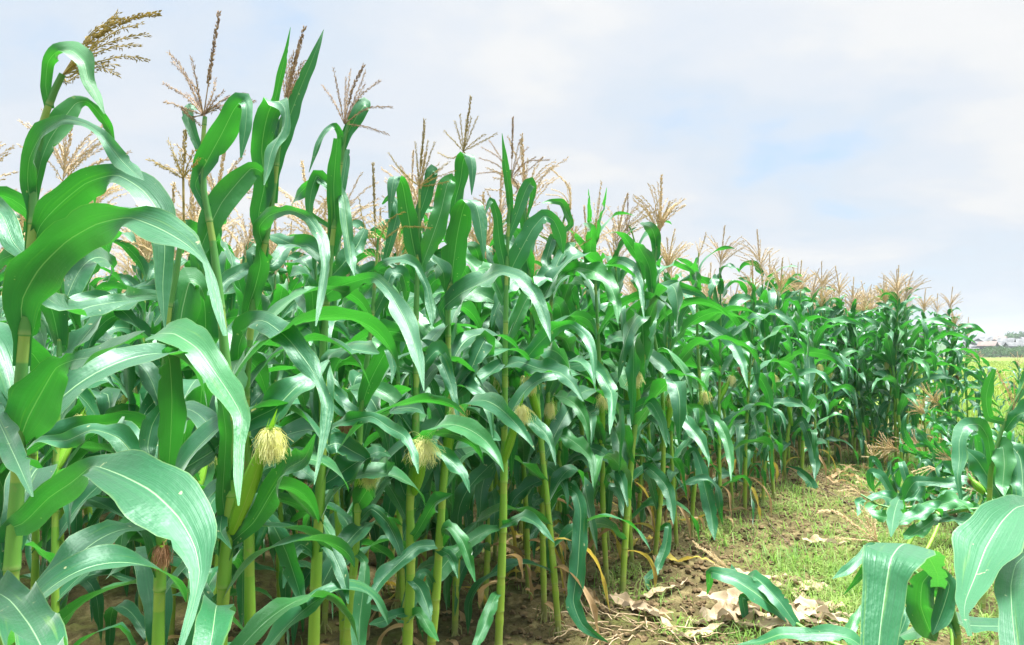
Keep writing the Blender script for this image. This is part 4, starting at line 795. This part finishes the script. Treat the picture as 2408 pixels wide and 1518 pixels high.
def place(x, y, rz, sc_, pr, detail, label, group, tilt=(0, 0)):
    r = empty('corn_plant', (x, y, float(gz(x, y))), label, 'corn plant', group); r.rotation_euler = (tilt[0], tilt[1], rz); r.scale = (sc_,) * 3
    link('stalk', pr['stalk'], r); link('tassel', pr['tassel'], r)
    if detail:
        for me in pr['leaves']: link('leaf', me, r)
        for me in pr['dry'][:2]: link('dry_leaf', me, r)
    else:
        link('foliage', pr['foliage'], r)
    e = link('ear', pr['ear'], r); link('silk', pr['silk'], e)
    return r
rnd = random.Random(5)
FEET = [(1310, 1500), (1462, 1400), (1492, 1335), (1590, 1300), (1690, 1255), (1722, 1200), (1750, 1215), (1790, 1192), (1818, 1180), (1885, 1142), (1922, 1122), (1952, 1105), (1976, 1098), (2008, 1094), (2040, 1100), (2078, 1092), (2104, 1096), (2122, 1106), (2138, 1100), (2176, 1080), (2202, 1058), (2226, 1062), (2250, 1048), (2275, 1046)]
NEARROW = 'corn plants in the front row toward the far bend'; FARROW = 'corn plants facing the open ground at the far end'; INNER = 'corn plants in the rows behind the front row'
for i, (px, py) in enumerate(FEET):
    g = ground_at(px, py, 0.0); far_ = px > 1870
    place(g[0], g[1], rnd.uniform(0, 6.28), rnd.uniform(0.97, 1.12) if not far_ else rnd.uniform(0.98, 1.08) - 0.16 * max(0, px - 2100) / 170, PROTOS[(i * 3) % 8], True,
          'corn plant in the far end of the field where the row turns across the view' if far_ else 'corn plant in the front row between the wavy drooping leaves and the far bend', FARROW if far_ else NEARROW, (rnd.uniform(-.09, .09), rnd.uniform(-.09, .09)))
cand = []
for row in range(0, 17):
    off = -(0.52 * row)
    # walk along the edge line shifted into the field
    seg = np.linalg.norm(np.diff(EDGE, axis=0), axis=1); cum = np.concatenate([[0], np.cumsum(seg)]); t = 0.0
    while t < cum[-1]:
        c = np.array([np.interp(t, cum, EDGE[:, k]) for k in (0, 1)]); c2 = np.array([np.interp(t + .3, cum, EDGE[:, k]) for k in (0, 1)]); c1 = np.array([np.interp(t - .3, cum, EDGE[:, k]) for k in (0, 1)])
        d = nrm(c2 - c1); nn = np.array([-d[1], d[0]]); q = c + nn * (-off) + np.array([rnd.gauss(0, .06), rnd.gauss(0, .06)]); t += rnd.uniform(0.27, 0.38) * (1 + 0.03 * row)
        if row == 0 and q[1] < 12.4: continue
        cand.append((row, q))
kept = []
for row, q in cand:
    x, y = q; ed = float(edge_dist(x, y))
    if ed > -0.38 * (row > 0): continue
    if y < 1.7 or y > 16 or x < -0.80 * y - 0.5: continue
    if any((x - a) ** 2 + (y - b) ** 2 < 0.05 for a, b, _ in kept): continue
    if row <= 1 and y < 2.4 and x > -1.4: continue
    if math.hypot(x, y) < 2.9 and x < -1.0: continue
    if math.hypot(x + 0.9, y - 1.4) < 0.5: continue
    kept.append((x, y, ed))
kept.sort(key=lambda q: -q[2] + 0.10 * q[1])
print('inner plants', len(kept))
NI = 258
for i, (x, y, ed) in enumerate(kept[:NI]):
    place(x, y, rnd.uniform(0, 6.28), rnd.uniform(0.90, 1.10) * (0.95 if y < 4 else 1.0), PROTOS[rnd.randrange(8)], bool(ed > -1.0 and y < 9), 'corn plant in the crowded rows behind the front row', INNER, (rnd.uniform(-.08, .08), rnd.uniform(-.08, .08)))
# the remaining rows at the back read as one mass
mass = {'corn_stalk': MB(), 'corn_leaf': MB(), 'tassel_straw': MB()}
def grab(me):
    v = np.empty(len(me.vertices) * 3); me.vertices.foreach_get('co', v); uv = np.zeros((len(me.vertices), 2)); 
    lu = np.empty(len(me.loops) * 2); me.uv_layers[0].data.foreach_get('uv', lu); li = np.empty(len(me.loops), int); me.loops.foreach_get('vertex_index', li); uv[li] = lu.reshape(-1, 2)
    return v.reshape(-1, 3), [tuple(p.vertices) for p in me.polygons], uv
lowp = [[(k, grab(pr[n_])) for k, n_ in (('corn_stalk', 'stalk'), ('corn_leaf', 'foliage'), ('tassel_straw', 'tassel'))] for pr in PROTOS[:4]]
for x, y, ed in kept[NI:NI + 210]:
    a = rnd.uniform(0, 6.28); s_ = rnd.uniform(.9, 1.1); Rm = np.array([[math.cos(a), -math.sin(a), 0], [math.sin(a), math.cos(a), 0], [0, 0, 1]]) * s_
    for k, (v, f, uv) in lowp[rnd.randrange(4)]: mass[k].add(v @ Rm.T + np.array([x, y, float(gz(x, y))]), f, uv)
mr = bpy.data.objects.new('corn_rows', None); COL.objects.link(mr); tag(mr, 'mass of corn deep in the field behind the counted rows', 'corn rows', None, 'stuff')
if mass['corn_leaf'].n:
    for k, nm in (('corn_stalk', 'stalks'), ('corn_leaf', 'foliage'), ('tassel_straw', 'tassels')): tag(link(nm, mass[k].mesh(nm, k), mr), kind='stuff')

# ------------------------------------------------------------------ things lying on the open ground
def litter(name, label, cat, group, x, y, rz, ln, wd, mat, crumple=0.25, lift=0.02, seed=0, fold=0.3):
    if mat == 'bleached_leaf': ln *= 1.3; wd *= 0.85
    r_ = random.Random(seed); n = 22; t = np.linspace(0, 1, n); bend = r_.uniform(-.9, .9)
    a = rz + bend * (t - .5); P = np.cumsum(np.stack([np.cos(a), np.sin(a), 0 * a], 1) * ln / n, 0); P -= P[n // 2]
    P[:, 2] = lift * (1.0 + 1.2 * np.sin(t * r_.uniform(3, 7) + r_.uniform(0, 6)) ** 2)
    P[:, 2] += gz(P[:, 0] + x, P[:, 1] + y) - gz(x, y)
    W = wd * np.interp(t, [0, .1, .4, .75, 1], [.5, .85, 1, .7, .05]); Nn = np.stack([0.5 * np.sin(t * 9 + seed), 0.5 * np.cos(t * 8 + seed), np.ones(n)], 1)
    mb = MB(); ribbon(mb, P, W, Nn, fold, crumple, 8, r_, 0.12); v_ = mb.v[-1]
    if mat != 'corn_leaf': v_[:, 2] += 0.35 * wd * (vnoise(v_[:, 0] * 28 + seed, v_[:, 1] * 28, 5) - .4) + 0.2 * wd * (vnoise(v_[:, 0] * 70 + seed, v_[:, 1] * 70, 6) - .5)
    o = link(name, mb.mesh(name, mat)); o.location = (x, y, float(gz(x, y)) + 0.004); tag(o, label, cat, group); return o
DL = 'dry corn leaves lying on the path'
dl = [((1220, 905), .30, .09, 0.1, 'curled dry leaf lying alone on bare soil in mid path'), ((100, 1310), .34, .11, -0.6, 'crumpled dry leaf beside the straw tangle'), ((215, 1360), .28, .09, -0.9, 'bleached dry leaf end against the straw tangle'), ((470, 1430), .30, .07, 0.4, 'arched dry leaf at the lower edge left of the flattened plant'),
      ((250, 1200), .45, .05, 0.7, 'long twisted strip of dry leaf near the row of stalks')]
k = 0
for (q, ln, wd, rz, lab) in dl:
    g = ground_at(*dd('6', q)); k += 1; litter('dry_leaf', lab, 'dry leaf', DL, g[0], g[1], rz, ln, wd, 'bleached_leaf', 0.16, 0.02, k)
for q, ln, wd, rz in [((600, 1350), .3, .12, .5), ((680, 1295), .34, .11, -.3), ((760, 1330), .36, .12, .2), ((840, 1300), .34, .13, -.7), ((900, 1370), .36, .11, -.4), ((960, 1290), .3, .1, .1), ((1010, 1345), .3, .12, -.2), ((1090, 1370), .3, .1, -.5), ((1180, 1400), .3, .1, .2), ((1240, 1340), .3, .12, -.5), ((1160, 1300), .3, .09, -.2), ((700, 1380), .3, .09, -.2), ((930, 1430), .3, .1, -.1), ((650, 1320), .26, .1, 1.2)]:
    g = ground_at(*dd('6', q)); k += 1; litter('dry_leaf', 'crumpled pale dry leaf in the pile under the flattened plant', 'dry leaf', 'pale dry leaves under the flattened plant', g[0], g[1], rz, ln, wd, 'bleached_leaf', 0.2, 0.03, k)
for q, ln, wd, rz in [((900, 1120), .4, .08, -.2), ((960, 1140), .4, .09, -.4), ((1060, 1130), .36, .08, -.3), ((1100, 1160), .36, .09, -.6), ((1150, 1180), .34, .08, -1.0), ((1110, 1230), .34, .08, -1.2), ((1180, 1250), .3, .07, -1.1), ((1010, 1170), .3, .07, -.1), ((1220, 1200), .3, .06, -.7)]:
    g = ground_at(*dd('6', q)); k += 1; litter('dry_leaf', 'shredded flat dry leaf among the weeds behind the flattened plant', 'dry leaf', 'shredded dry leaves among the weeds', g[0], g[1], rz, ln, wd, 'bleached_leaf', 0.1, 0.012, k)
for q, ln, wd, rz in [((1350, 500), .4, .05, .2), ((1420, 530), .4, .05, -.5), ((1290, 520), .36, .05, .4), ((1450, 480), .34, .05, 1.2), ((1400, 480), .4, .04, -.2), ((1330, 550), .36, .05, -.4), ((1480, 560), .34, .04, .3), ((1260, 500), .3, .04, -.1)]:
    g = ground_at(*dd('6', q)); k += 1; litter('dry_leaf', 'thin tan dry leaf in the low heap by the far stalks', 'dry leaf', 'tan dry leaves in the low heap', g[0], g[1], rz, ln, wd, 'dry_leaf', 0.2, 0.03, k)
q = ground_at(*dd('6', (360, 1050))); litter('yellow_leaf', 'yellow fallen leaf curling on soil at the foot of the row', 'fallen leaf', None, q[0], q[1], -0.3, .5, .06, 'yellow_leaf', 0.12, 0.03, 77)
for i in range(64):
    qx, qy = rnd.uniform(1520, 2430) if i < 36 else rnd.uniform(2050, 2500), rnd.uniform(560, 800) if i < 36 else rnd.uniform(420, 980); g = ground_at(*dd('6', (qx, qy))); z0 = rnd.uniform(.03, .22) if i < 36 else rnd.uniform(.05, .38)
    litter('fallen_leaf', 'green corn leaf lying loose in the heap of fallen corn', 'fallen leaf', 'green leaves in the heap of fallen corn', g[0], g[1], rnd.uniform(0, 6.28), rnd.uniform(.45, .8), rnd.uniform(.06, .1), 'corn_leaf', 0.12, z0, 500 + i)
for i, (qx, qy, a) in enumerate([(1900, 640, 190), (2050, 560, 170), (2150, 700, 205), (2250, 820, 185), (2230, 600, 160), (2360, 900, 170)]):
    g = ground_at(*dd('6', (qx, qy))); a = R(a); bx_, by_ = g[0] - math.cos(a) * 1.3, g[1] - math.sin(a) * 1.3
    o = place(bx_, by_, a + math.pi / 2, rnd.uniform(.75, .9), PROTOS[(i * 5 + 1) % 8], True, 'fallen corn plant piled in the leafy heap at the right side', FALL, (R(rnd.uniform(74, 86)), 0)); o.name = 'fallen_corn_plant'; o['category'] = 'fallen corn plant'; o.location.z += 0.1
for i, (qx, qy, a, tl) in enumerate([(2420, 430, 100, 30), (2440, 620, 200, 50), (2400, 320, 60, 24), (2470, 760, 170, 45)]):
    g = ground_at(*dd('6', (qx, qy))); o = place(g[0], g[1], R(a) + math.pi / 2, rnd.uniform(.62, .78), PROTOS[(i * 3 + 2) % 8], True, 'leaning corn plant crowding the right edge behind the fallen heap', 'leaning corn plants at the right edge', (R(tl), 0)); o.name = 'leaning_corn_plant'
# dry leaf debris and dead stems in the shade of the rows
for i in range(70):
    y = rnd.uniform(2.6, 8.5); x = float(edge_x(y)) - rnd.uniform(-0.15, 1.6)
    litter('dry_leaf', 'dry leaf lying on the shaded soil between the corn stalks', 'dry leaf', 'dry leaves on the shaded soil', x, y, rnd.uniform(0, 6.28), rnd.uniform(.2, .45), rnd.uniform(.025, .06), ('dry_leaf', 'yellow_leaf', 'dry_leaf')[i % 3], 0.22, 0.02, 100 + i, 0.5)
def stems(name, label, cat, group, q, n, spread, ln, seed, mat='straw', r=0.004):
    r_ = random.Random(seed); g = ground_at(*dd('6', q))
    for _ in range(n):
        x, y = g[0] + r_.gauss(0, spread), g[1] + r_.gauss(0, spread); a = r_.uniform(0, 6.28); l = ln * r_.uniform(.6, 1.3); b = r_.uniform(-.8, .8); t = np.linspace(0, 1, 10)
        P = np.cumsum(np.stack([np.cos(a + b * t), np.sin(a + b * t), 0 * t], 1) * l / 10, 0); P[:, 2] = 0.01 + 0.03 * r_.random() + 0.02 * np.sin(t * 5 + a) + gz(x + P[:, 0], y + P[:, 1]) - gz(x, y)
        mb = MB(); tube(mb, P, np.linspace(r, r * .5, 10) * r_.uniform(.7, 1.3), 5); o = link(name, mb.mesh(name, mat)); o.location = (x, y, float(gz(x, y))); tag(o, label, cat, group)
stems('dry_straw', 'thin dry straw in the straw tangle at the foot of the front row', 'dry straw', 'straw tangle stems', (60, 1420), 34, .17, .4, 3)
stems('dry_straw', 'thin dry straw in the low tan heap by the far stalks', 'dry straw', 'stems in the low tan heap', (1370, 520), 16, .25, .5, 4)
for lab, pts in [('dark bare root twig lying across the middle of the path', [(880, 800), (960, 860), (1010, 910), (1075, 945)]), ('thin bare twig on the bank below the far stalks', [(1195, 575), (1280, 620), (1340, 660), (1400, 700)]), ('slender dead twig on the soil left of the path weeds', [(740, 640), (800, 690), (850, 740)])]:
    P = np.array([ground_at(*dd('6', a)) for a in pts]); P[:, 2] = gz(P[:, 0], P[:, 1]) + 0.015; g = P[0].copy(); mb = MB(); tube(mb, spline(P - g, 14), np.linspace(.006, .003, 14), 6); o = link('twig', mb.mesh('twig', 'bark')); o.location = g; tag(o, lab, 'twig', 'twigs on the path')

# soil clods (stuff)
mb = MB(); ICO = nrm(np.array([(0, 1, 1.6), (0, -1, 1.6), (0, 1, -1.6), (0, -1, -1.6), (1, 1.6, 0), (-1, 1.6, 0), (1, -1.6, 0), (-1, -1.6, 0), (1.6, 0, 1), (-1.6, 0, 1), (1.6, 0, -1), (-1.6, 0, -1)], float))
ICF = [(0, 1, 8), (0, 8, 4), (0, 4, 5), (0, 5, 9), (0, 9, 1), (1, 6, 8), (8, 6, 10), (8, 10, 4), (4, 10, 2), (4, 2, 5), (5, 2, 11), (5, 11, 9), (9, 11, 7), (9, 7, 1), (1, 7, 6), (3, 10, 6), (3, 2, 10), (3, 11, 2), (3, 7, 11), (3, 6, 7)]
n = 11000; yy = RNG.uniform(2.8, 11.5, n); xx = edge_x(yy) + np.where(RNG.random(n) < .55, RNG.normal(0.3, .5, n), RNG.uniform(-2.0, 2.2, n)); zz = gz(xx, yy); rr = 0.004 + 0.024 * RNG.random(n) ** 3.5
for i in range(n):
    mb.add(ICO * rr[i] * RNG.uniform(.6, 1.3, (12, 1)) * np.array([1, 1, .7]) + np.array([xx[i], yy[i], zz[i] + rr[i] * .3]), ICF)
tag(link('soil_clods', mb.mesh('soil_clods', 'clod', smooth=False)), kind='stuff')

# weeds and grass (stuff)
PATCH = [((1080, 1020), .30, 1.0), ((1130, 1090), .28, .8), ((640, 840), .30, .7), ((520, 900), .20, .8), ((1000, 640), .45, .6), ((900, 690), .35, .5), ((1660, 520), .6, 1), ((1800, 560), .7, 1), ((1560, 700), .4, .8), ((1350, 480), .35, .5), ((1360, 1180), .25, 1), ((1180, 1220), .25, .5), ((1560, 1480), .4, .8), ((640, 1460), .2, .7), ((850, 1260), .2, .5), ((1450, 900), .4, .9), ((1700, 900), .5, 1), ((1950, 950), .6, 1), ((2100, 900), .7, 1), ((2200, 1250), .5, 1), ((1850, 1350), .4, .9), ((60, 1120), .15, .6), ((30, 1200), .2, .6), ((1640, 450), .5, .9), ((1500, 430), .5, .7), ((1750, 420), .7, .9), ((2000, 420), .9, .9), ((1300, 1300), .25, .6), ((1420, 1150), .3, .9), ((1500, 1020), .35, .8), ((330, 1400), .12, .4), ((1000, 420), .4, .4), ((1200, 470), .4, .5)]
bx, by = [], []
for q, r_, den in PATCH:
    g = ground_at(*dd('6', q)); m = int(2300 * den * r_ ** 1.3); x = g[0] + RNG.normal(0, r_, m) * .62; y = g[1] + RNG.normal(0, r_, m) * .75
    keep = vnoise(x * 7, y * 7, 9) > 0.38; bx.append(x[keep]); by.append(y[keep])
m = 2200; y = RNG.uniform(3, 16, m); x = edge_x(y) + RNG.uniform(0.5, 8, m); keep = (vnoise(x * 2.5, y * 2.5, 12) > .5) & (x > edge_x(y) + 0.9); bx.append(x[keep]); by.append(y[keep])
m = 3500; y = RNG.uniform(2.5, 11, m); x = edge_x(y) + RNG.uniform(-1.8, .6, m); keep = vnoise(x * 3, y * 3, 15) > .62; bx.append(x[keep]); by.append(y[keep])
bx = np.concatenate(bx); by = np.concatenate(by); n = len(bx); print('grass', n)
bz = gz(bx, by); az = RNG.uniform(0, 6.28, n); h = RNG.uniform(.025, .10, n) * (1 + 0.8 * vnoise(bx * 3, by * 3, 20)); ln = RNG.uniform(.3, 1.7, n); wd = RNG.uniform(.0012, .0032, n) * (1 + .06 * by)
d = np.stack([np.cos(az), np.sin(az), 0 * az], 1); s_ = np.stack([-np.sin(az), np.cos(az), 0 * az], 1); B = np.stack([bx, by, bz - .005], 1); up = np.array([0, 0, 1.0])
mid = B + up * (h * .6)[:, None] + d * (h * ln * .35)[:, None]; top = B + up * (h * (1 - .25 * ln))[:, None] + d * (h * ln)[:, None]
V = np.stack([B - s_ * wd[:, None], B + s_ * wd[:, None], mid + s_ * wd[:, None] * .8, mid - s_ * wd[:, None] * .8, top], 1).reshape(-1, 3)
i0 = np.arange(n) * 5; f = np.stack([i0, i0 + 1, i0 + 2, i0 + 3], 1).tolist() + np.stack([i0 + 3, i0 + 2, i0 + 4], 1).tolist()
mb = MB(); mb.add(V, f); tag(link('grass', mb.mesh('grass', 'grass_blade')), kind='stuff')
# taller weeds behind the heap
wx, wy = [], []
for q, rr_, m in [((2250, 300), .5, 500), ((2330, 420), .5, 500), ((2150, 330), .5, 400), ((2380, 250), .6, 600), ((2050, 350), .4, 250), ((2400, 560), .4, 400), ((2330, 640), .3, 200), ((2200, 160), .8, 500), ((2350, 120), .9, 600)]:
    g = ground_at(*dd('6', q)); wx.append(g[0] + RNG.normal(0, rr_, m) * .7); wy.append(g[1] + RNG.normal(0, rr_, m))
bx = np.concatenate(wx); by = np.concatenate(wy); n = len(bx); mb = MB(); h = RNG.uniform(.15, .5, n); az = RNG.uniform(0, 6.28, n); ln = RNG.uniform(.2, .8, n); wd = RNG.uniform(.003, .006, n)
d = np.stack([np.cos(az), np.sin(az), 0 * az], 1); s_ = np.stack([-np.sin(az), np.cos(az), 0 * az], 1); B = np.stack([bx, by, gz(bx, by) - .005], 1)
m1 = B + up * (h * .5)[:, None] + d * (h * ln * .2)[:, None]; m2 = B + up * (h * .85)[:, None] + d * (h * ln * .55)[:, None]; top = B + up * (h * .9)[:, None] + d * (h * ln)[:, None]
V = np.stack([B - s_ * wd[:, None], B + s_ * wd[:, None], m1 + s_ * wd[:, None], m1 - s_ * wd[:, None], m2 + s_ * wd[:, None] * .7, m2 - s_ * wd[:, None] * .7, top], 1).reshape(-1, 3); i0 = np.arange(n) * 7
mb.add(V, np.stack([i0, i0 + 1, i0 + 2, i0 + 3], 1).tolist() + np.stack([i0 + 3, i0 + 2, i0 + 4, i0 + 5], 1).tolist() + np.stack([i0 + 5, i0 + 4, i0 + 6], 1).tolist()); tag(link('tall_grass', mb.mesh('tall_grass', 'grass_blade')), kind='stuff')
# small round leaved weeds
bx, by = [], []
for q, r_, den in PATCH: 
    g = ground_at(*dd('6', q)); m = int(420 * den * r_ ** 1.2); bx.append(g[0] + RNG.normal(0, r_, m) * .6); by.append(g[1] + RNG.normal(0, r_, m) * .6)
bx = np.concatenate(bx); by = np.concatenate(by); mb = MB(); lw = random.Random(2)
for x, y, z in zip(bx, by, gz(bx, by)):
    for k in range(lw.randint(2, 4)):
        a = lw.uniform(0, 6.28); l = lw.uniform(.012, .03); t = np.array([math.cos(a), math.sin(a), lw.uniform(0, .5)]); s = np.array([-math.sin(a), math.cos(a), 0]); p0 = np.array([x, y, z + lw.uniform(.005, .05)])
        mb.add([p0, p0 + t * l * .5 + s * l * .35, p0 + t * l, p0 + t * l * .5 - s * l * .35], [(0, 1, 2, 3)])
tag(link('weeds', mb.mesh('weeds', 'grass_blade')), kind='stuff')

# ------------------------------------------------------------------ beyond the field
def sheet(name, mat, x0, x1, y0, y1, z, n=40):
    xs = np.linspace(x0, x1, n); ys = np.linspace(y0, y1, n); X, Y = np.meshgrid(xs, ys, indexing='ij'); mb = MB(); V = np.stack([X, Y, np.full_like(X, z)], -1).reshape(-1, 3)
    mb.add(V, [(i * n + j, (i + 1) * n + j, (i + 1) * n + j + 1, i * n + j + 1) for i in range(n - 1) for j in range(n - 1)]); return link(name, mb.mesh(name, mat))
tag(sheet('rice_paddy', 'rice', 8.4, 260, 13.2, 132, 0.05), kind='structure')
n = 26000; y = 13.3 + 76 * RNG.random(n) ** 1.8; x = np.maximum(8.5 + RNG.random(n), y * RNG.uniform(.5, .85, n)); h = RNG.uniform(.1, .24, n); az = RNG.uniform(0, 6.28, n); wd = .012 + .0006 * y
B = np.stack([x, y, 0 * x], 1); s_ = np.stack([np.cos(az), np.sin(az), 0 * az], 1) * wd[:, None]; T = B + np.stack([RNG.normal(0, .06, n), RNG.normal(0, .06, n), h], 1)
V = np.stack([B - s_, B + s_, T], 1).reshape(-1, 3); i0 = np.arange(n) * 3; mb = MB(); mb.add(V, np.stack([i0, i0 + 1, i0 + 2], 1).tolist()); tag(link('rice_crop', mb.mesh('rice_crop', 'rice')), kind='stuff')
def crown(mb, c, rx, rz, n, leaf, seed):
    g = np.random.default_rng(seed); k = 9; cl = np.stack([g.normal(0, .45, k) * rx, g.normal(0, .45, k) * rx, g.uniform(-.5, .6, k) * rz], 1); w_ = g.integers(0, k, n)
    p = c + cl[w_] + nrm(g.normal(0, 1, (n, 3))) * (g.random((n, 1)) ** .4) * np.array([rx * .5, rx * .5, rz * .45]); a = nrm(g.normal(0, 1, (n, 3))) * leaf; b = nrm(g.normal(0, 1, (n, 3))) * leaf * .6
    V = np.stack([p, p + a * .5 + b, p + a, p + a * .5 - b], 1).reshape(-1, 3); i0 = np.arange(n) * 4; mb.add(V, np.stack([i0, i0 + 1, i0 + 2, i0 + 3], 1).tolist())
def tree(x, y, h, rx, label, group, seed, bushy=False, name='tree', cat='tree'):
    r_ = empty(name, (x, y, 0), label, cat, group); mb = MB(); g = random.Random(seed)
    tube(mb, spline([(0, 0, -.3), (g.uniform(-.2, .2), 0, h * .3), (g.uniform(-.4, .4), .1, h * .7)], 8), np.linspace(.05 * h * .6, .012 * h, 8), 7)
    for _ in range(4): a = g.uniform(0, 6.28); tube(mb, spline([(0, 0, h * .3), (math.cos(a) * rx * .3, math.sin(a) * rx * .3, h * .5), (math.cos(a) * rx * .6, math.sin(a) * rx * .6, h * .7)], 6), np.linspace(.015 * h, .005 * h, 6), 5)
    link('trunk', mb.mesh('trunk', 'bark'), r_); mb = MB(); crown(mb, np.array([0, 0, h * (.45 if bushy else .66)]), rx, h * (.5 if bushy else .36), 900, h * .09, seed); link('crown', mb.mesh('crown', 'tree_leaf', smooth=False), r_)
def far(px, y): return (px - CX) / F * y
g = random.Random(9)
for i in range(16):                                                       # bushes along the far edge of the paddy
    y = g.uniform(134, 142); px = 2255 + i * 16; tree(far(px, y), y, g.uniform(1.8, 2.8), g.uniform(1.8, 2.6), 'green bush in the hedge along the far side of the rice paddy', 'bushes along the paddy edge', 50 + i, True, 'bush', 'bush')
for i, (px, y, h, rx, lab) in enumerate([(2385, 240, 7.0, 4.2, 'dark round tree crown above the pale rooftops'), (2400, 243, 6.2, 4.0, 'second dark tree crown above the rooftops touching the picture edge'), (2340, 300, 4.6, 4.0, 'low tree left of the round crown above the rooftops')]):
    tree(far(px, y), y, h, rx, lab, 'trees above the village', 90 + i)
for i in range(34):                                                        # trees beyond the field on the sides, far off
    y = g.uniform(200, 280); px = g.uniform(-900, 2200) if i < 22 else g.uniform(2460, 3300); tree(far(px, y), y, g.uniform(5, 8), g.uniform(3, 5), 'distant tree on the horizon behind the corn', 'distant trees behind the corn', 200 + i)
def hill_z(y): return 3.4 * min(1, max(0, (y - 160) / 100)) ** 0.8
ys = np.linspace(158, 330, 24); xs = np.linspace(40, 420, 40); mb = MB(); V = [(x, y, hill_z(y) + .05 + .25 * float(vnoise(np.array(x * .15), np.array(y * .15), 3))) for x in xs for y in ys]; ny = len(ys)
mb.add(V, [(i * ny + j, (i + 1) * ny + j, (i + 1) * ny + j + 1, i * ny + j + 1) for i in range(len(xs) - 1) for j in range(ny - 1)]); tag(link('hill', mb.mesh('hill', 'tree_leaf')), kind='structure')
def house(x, y, wx, wy, h, rot, label, roofmat, seed):
    r_ = empty('house', (x, y, hill_z(y)), label, 'house', 'village houses beyond the paddy'); r_.rotation_euler[2] = rot
    def box(mb, x0, x1, y0, y1, z0, z1): mb.add([(x0, y0, z0), (x1, y0, z0), (x1, y1, z0), (x0, y1, z0), (x0, y0, z1), (x1, y0, z1), (x1, y1, z1), (x0, y1, z1)], [(3, 2, 1, 0), (4, 5, 6, 7), (0, 1, 5, 4), (1, 2, 6, 5), (2, 3, 7, 6), (3, 0, 4, 7)])
    mb = MB(); box(mb, -wx, wx, -wy, wy, -.3, h); mb.add([(-wx, -wy, h), (-wx, wy, h), (-wx, 0, h + wy * .55)], [(0, 1, 2)]); mb.add([(wx, -wy, h), (wx, wy, h), (wx, 0, h + wy * .55)], [(0, 1, 2)]); link('wall', mb.mesh('wall', 'plaster', smooth=False), r_)
    mb = MB(); e = .35
    for s in (-1, 1): mb.add([(-wx - e, s * (wy + e), h - .2), (wx + e, s * (wy + e), h - .2), (wx + e, 0, h + wy * .6), (-wx - e, 0, h + wy * .6), (-wx - e, s * (wy + e), h - .02), (wx + e, s * (wy + e), h - .02), (wx + e, 0, h + wy * .6 + .18), (-wx - e, 0, h + wy * .6 + .18)], [(0, 1, 2, 3), (7, 6, 5, 4), (0, 4, 5, 1), (1, 5, 6, 2), (3, 7, 4, 0)])
    link('roof', mb.mesh('roof', roofmat, smooth=False), r_)
    for k in range(3): mb = MB(); cx_ = -wx * .6 + k * wx * .6; box(mb, cx_ - .45, cx_ + .45, -wy - .03, -wy + .1, h * .4, h * .4 + 1.0); link('window', mb.mesh('window', 'window_dark', smooth=False), r_)
for i in range(44):
    px = 2262 + (i * 61 % 150); y = 168 + i * 2.2; z_ = 0.0
    house(far(px, y), y, g.uniform(0.9, 1.7), g.uniform(0.9, 1.4), g.uniform(0.9, 1.9), g.uniform(-.9, .9), 'small pale house in the hazy village beyond the rice paddy', ('roof_grey', 'roof_red', 'roof_grey', 'roof_grey', 'roof_grey')[i % 5], i)
    if i % 2 == 0: tree(far(px + 5, y - 3), y - 3, hill_z(y) + g.uniform(1.2, 2.0), g.uniform(1.2, 1.8), 'green bush among the village houses', 'bushes among the village houses', 400 + i, True, 'bush', 'bush')
# air
m = bpy.data.materials.new('air'); m.use_nodes = True; nt = m.node_tree; nt.nodes.clear(); o_ = nt.nodes.new('ShaderNodeOutputMaterial'); v_ = nt.nodes.new('ShaderNodeVolumePrincipled'); v_.inputs['Color'].default_value = (0.85, 0.92, 1.0, 1); v_.inputs['Density'].default_value = 0.0006; nt.links.new(v_.outputs[0], o_.inputs['Volume']); M['air'] = m
mb = MB(); x0, x1, y0, y1, z0, z1 = -420, 420, -30, 420, -1.5, 14
mb.add([(x0, y0, z0), (x1, y0, z0), (x1, y1, z0), (x0, y1, z0), (x0, y0, z1), (x1, y0, z1), (x1, y1, z1), (x0, y1, z1)], [(3, 2, 1, 0), (4, 5, 6, 7), (0, 1, 5, 4), (1, 2, 6, 5), (2, 3, 7, 6), (3, 0, 4, 7)]); tag(link('haze', mb.mesh('haze', 'air', smooth=False)), kind='stuff')
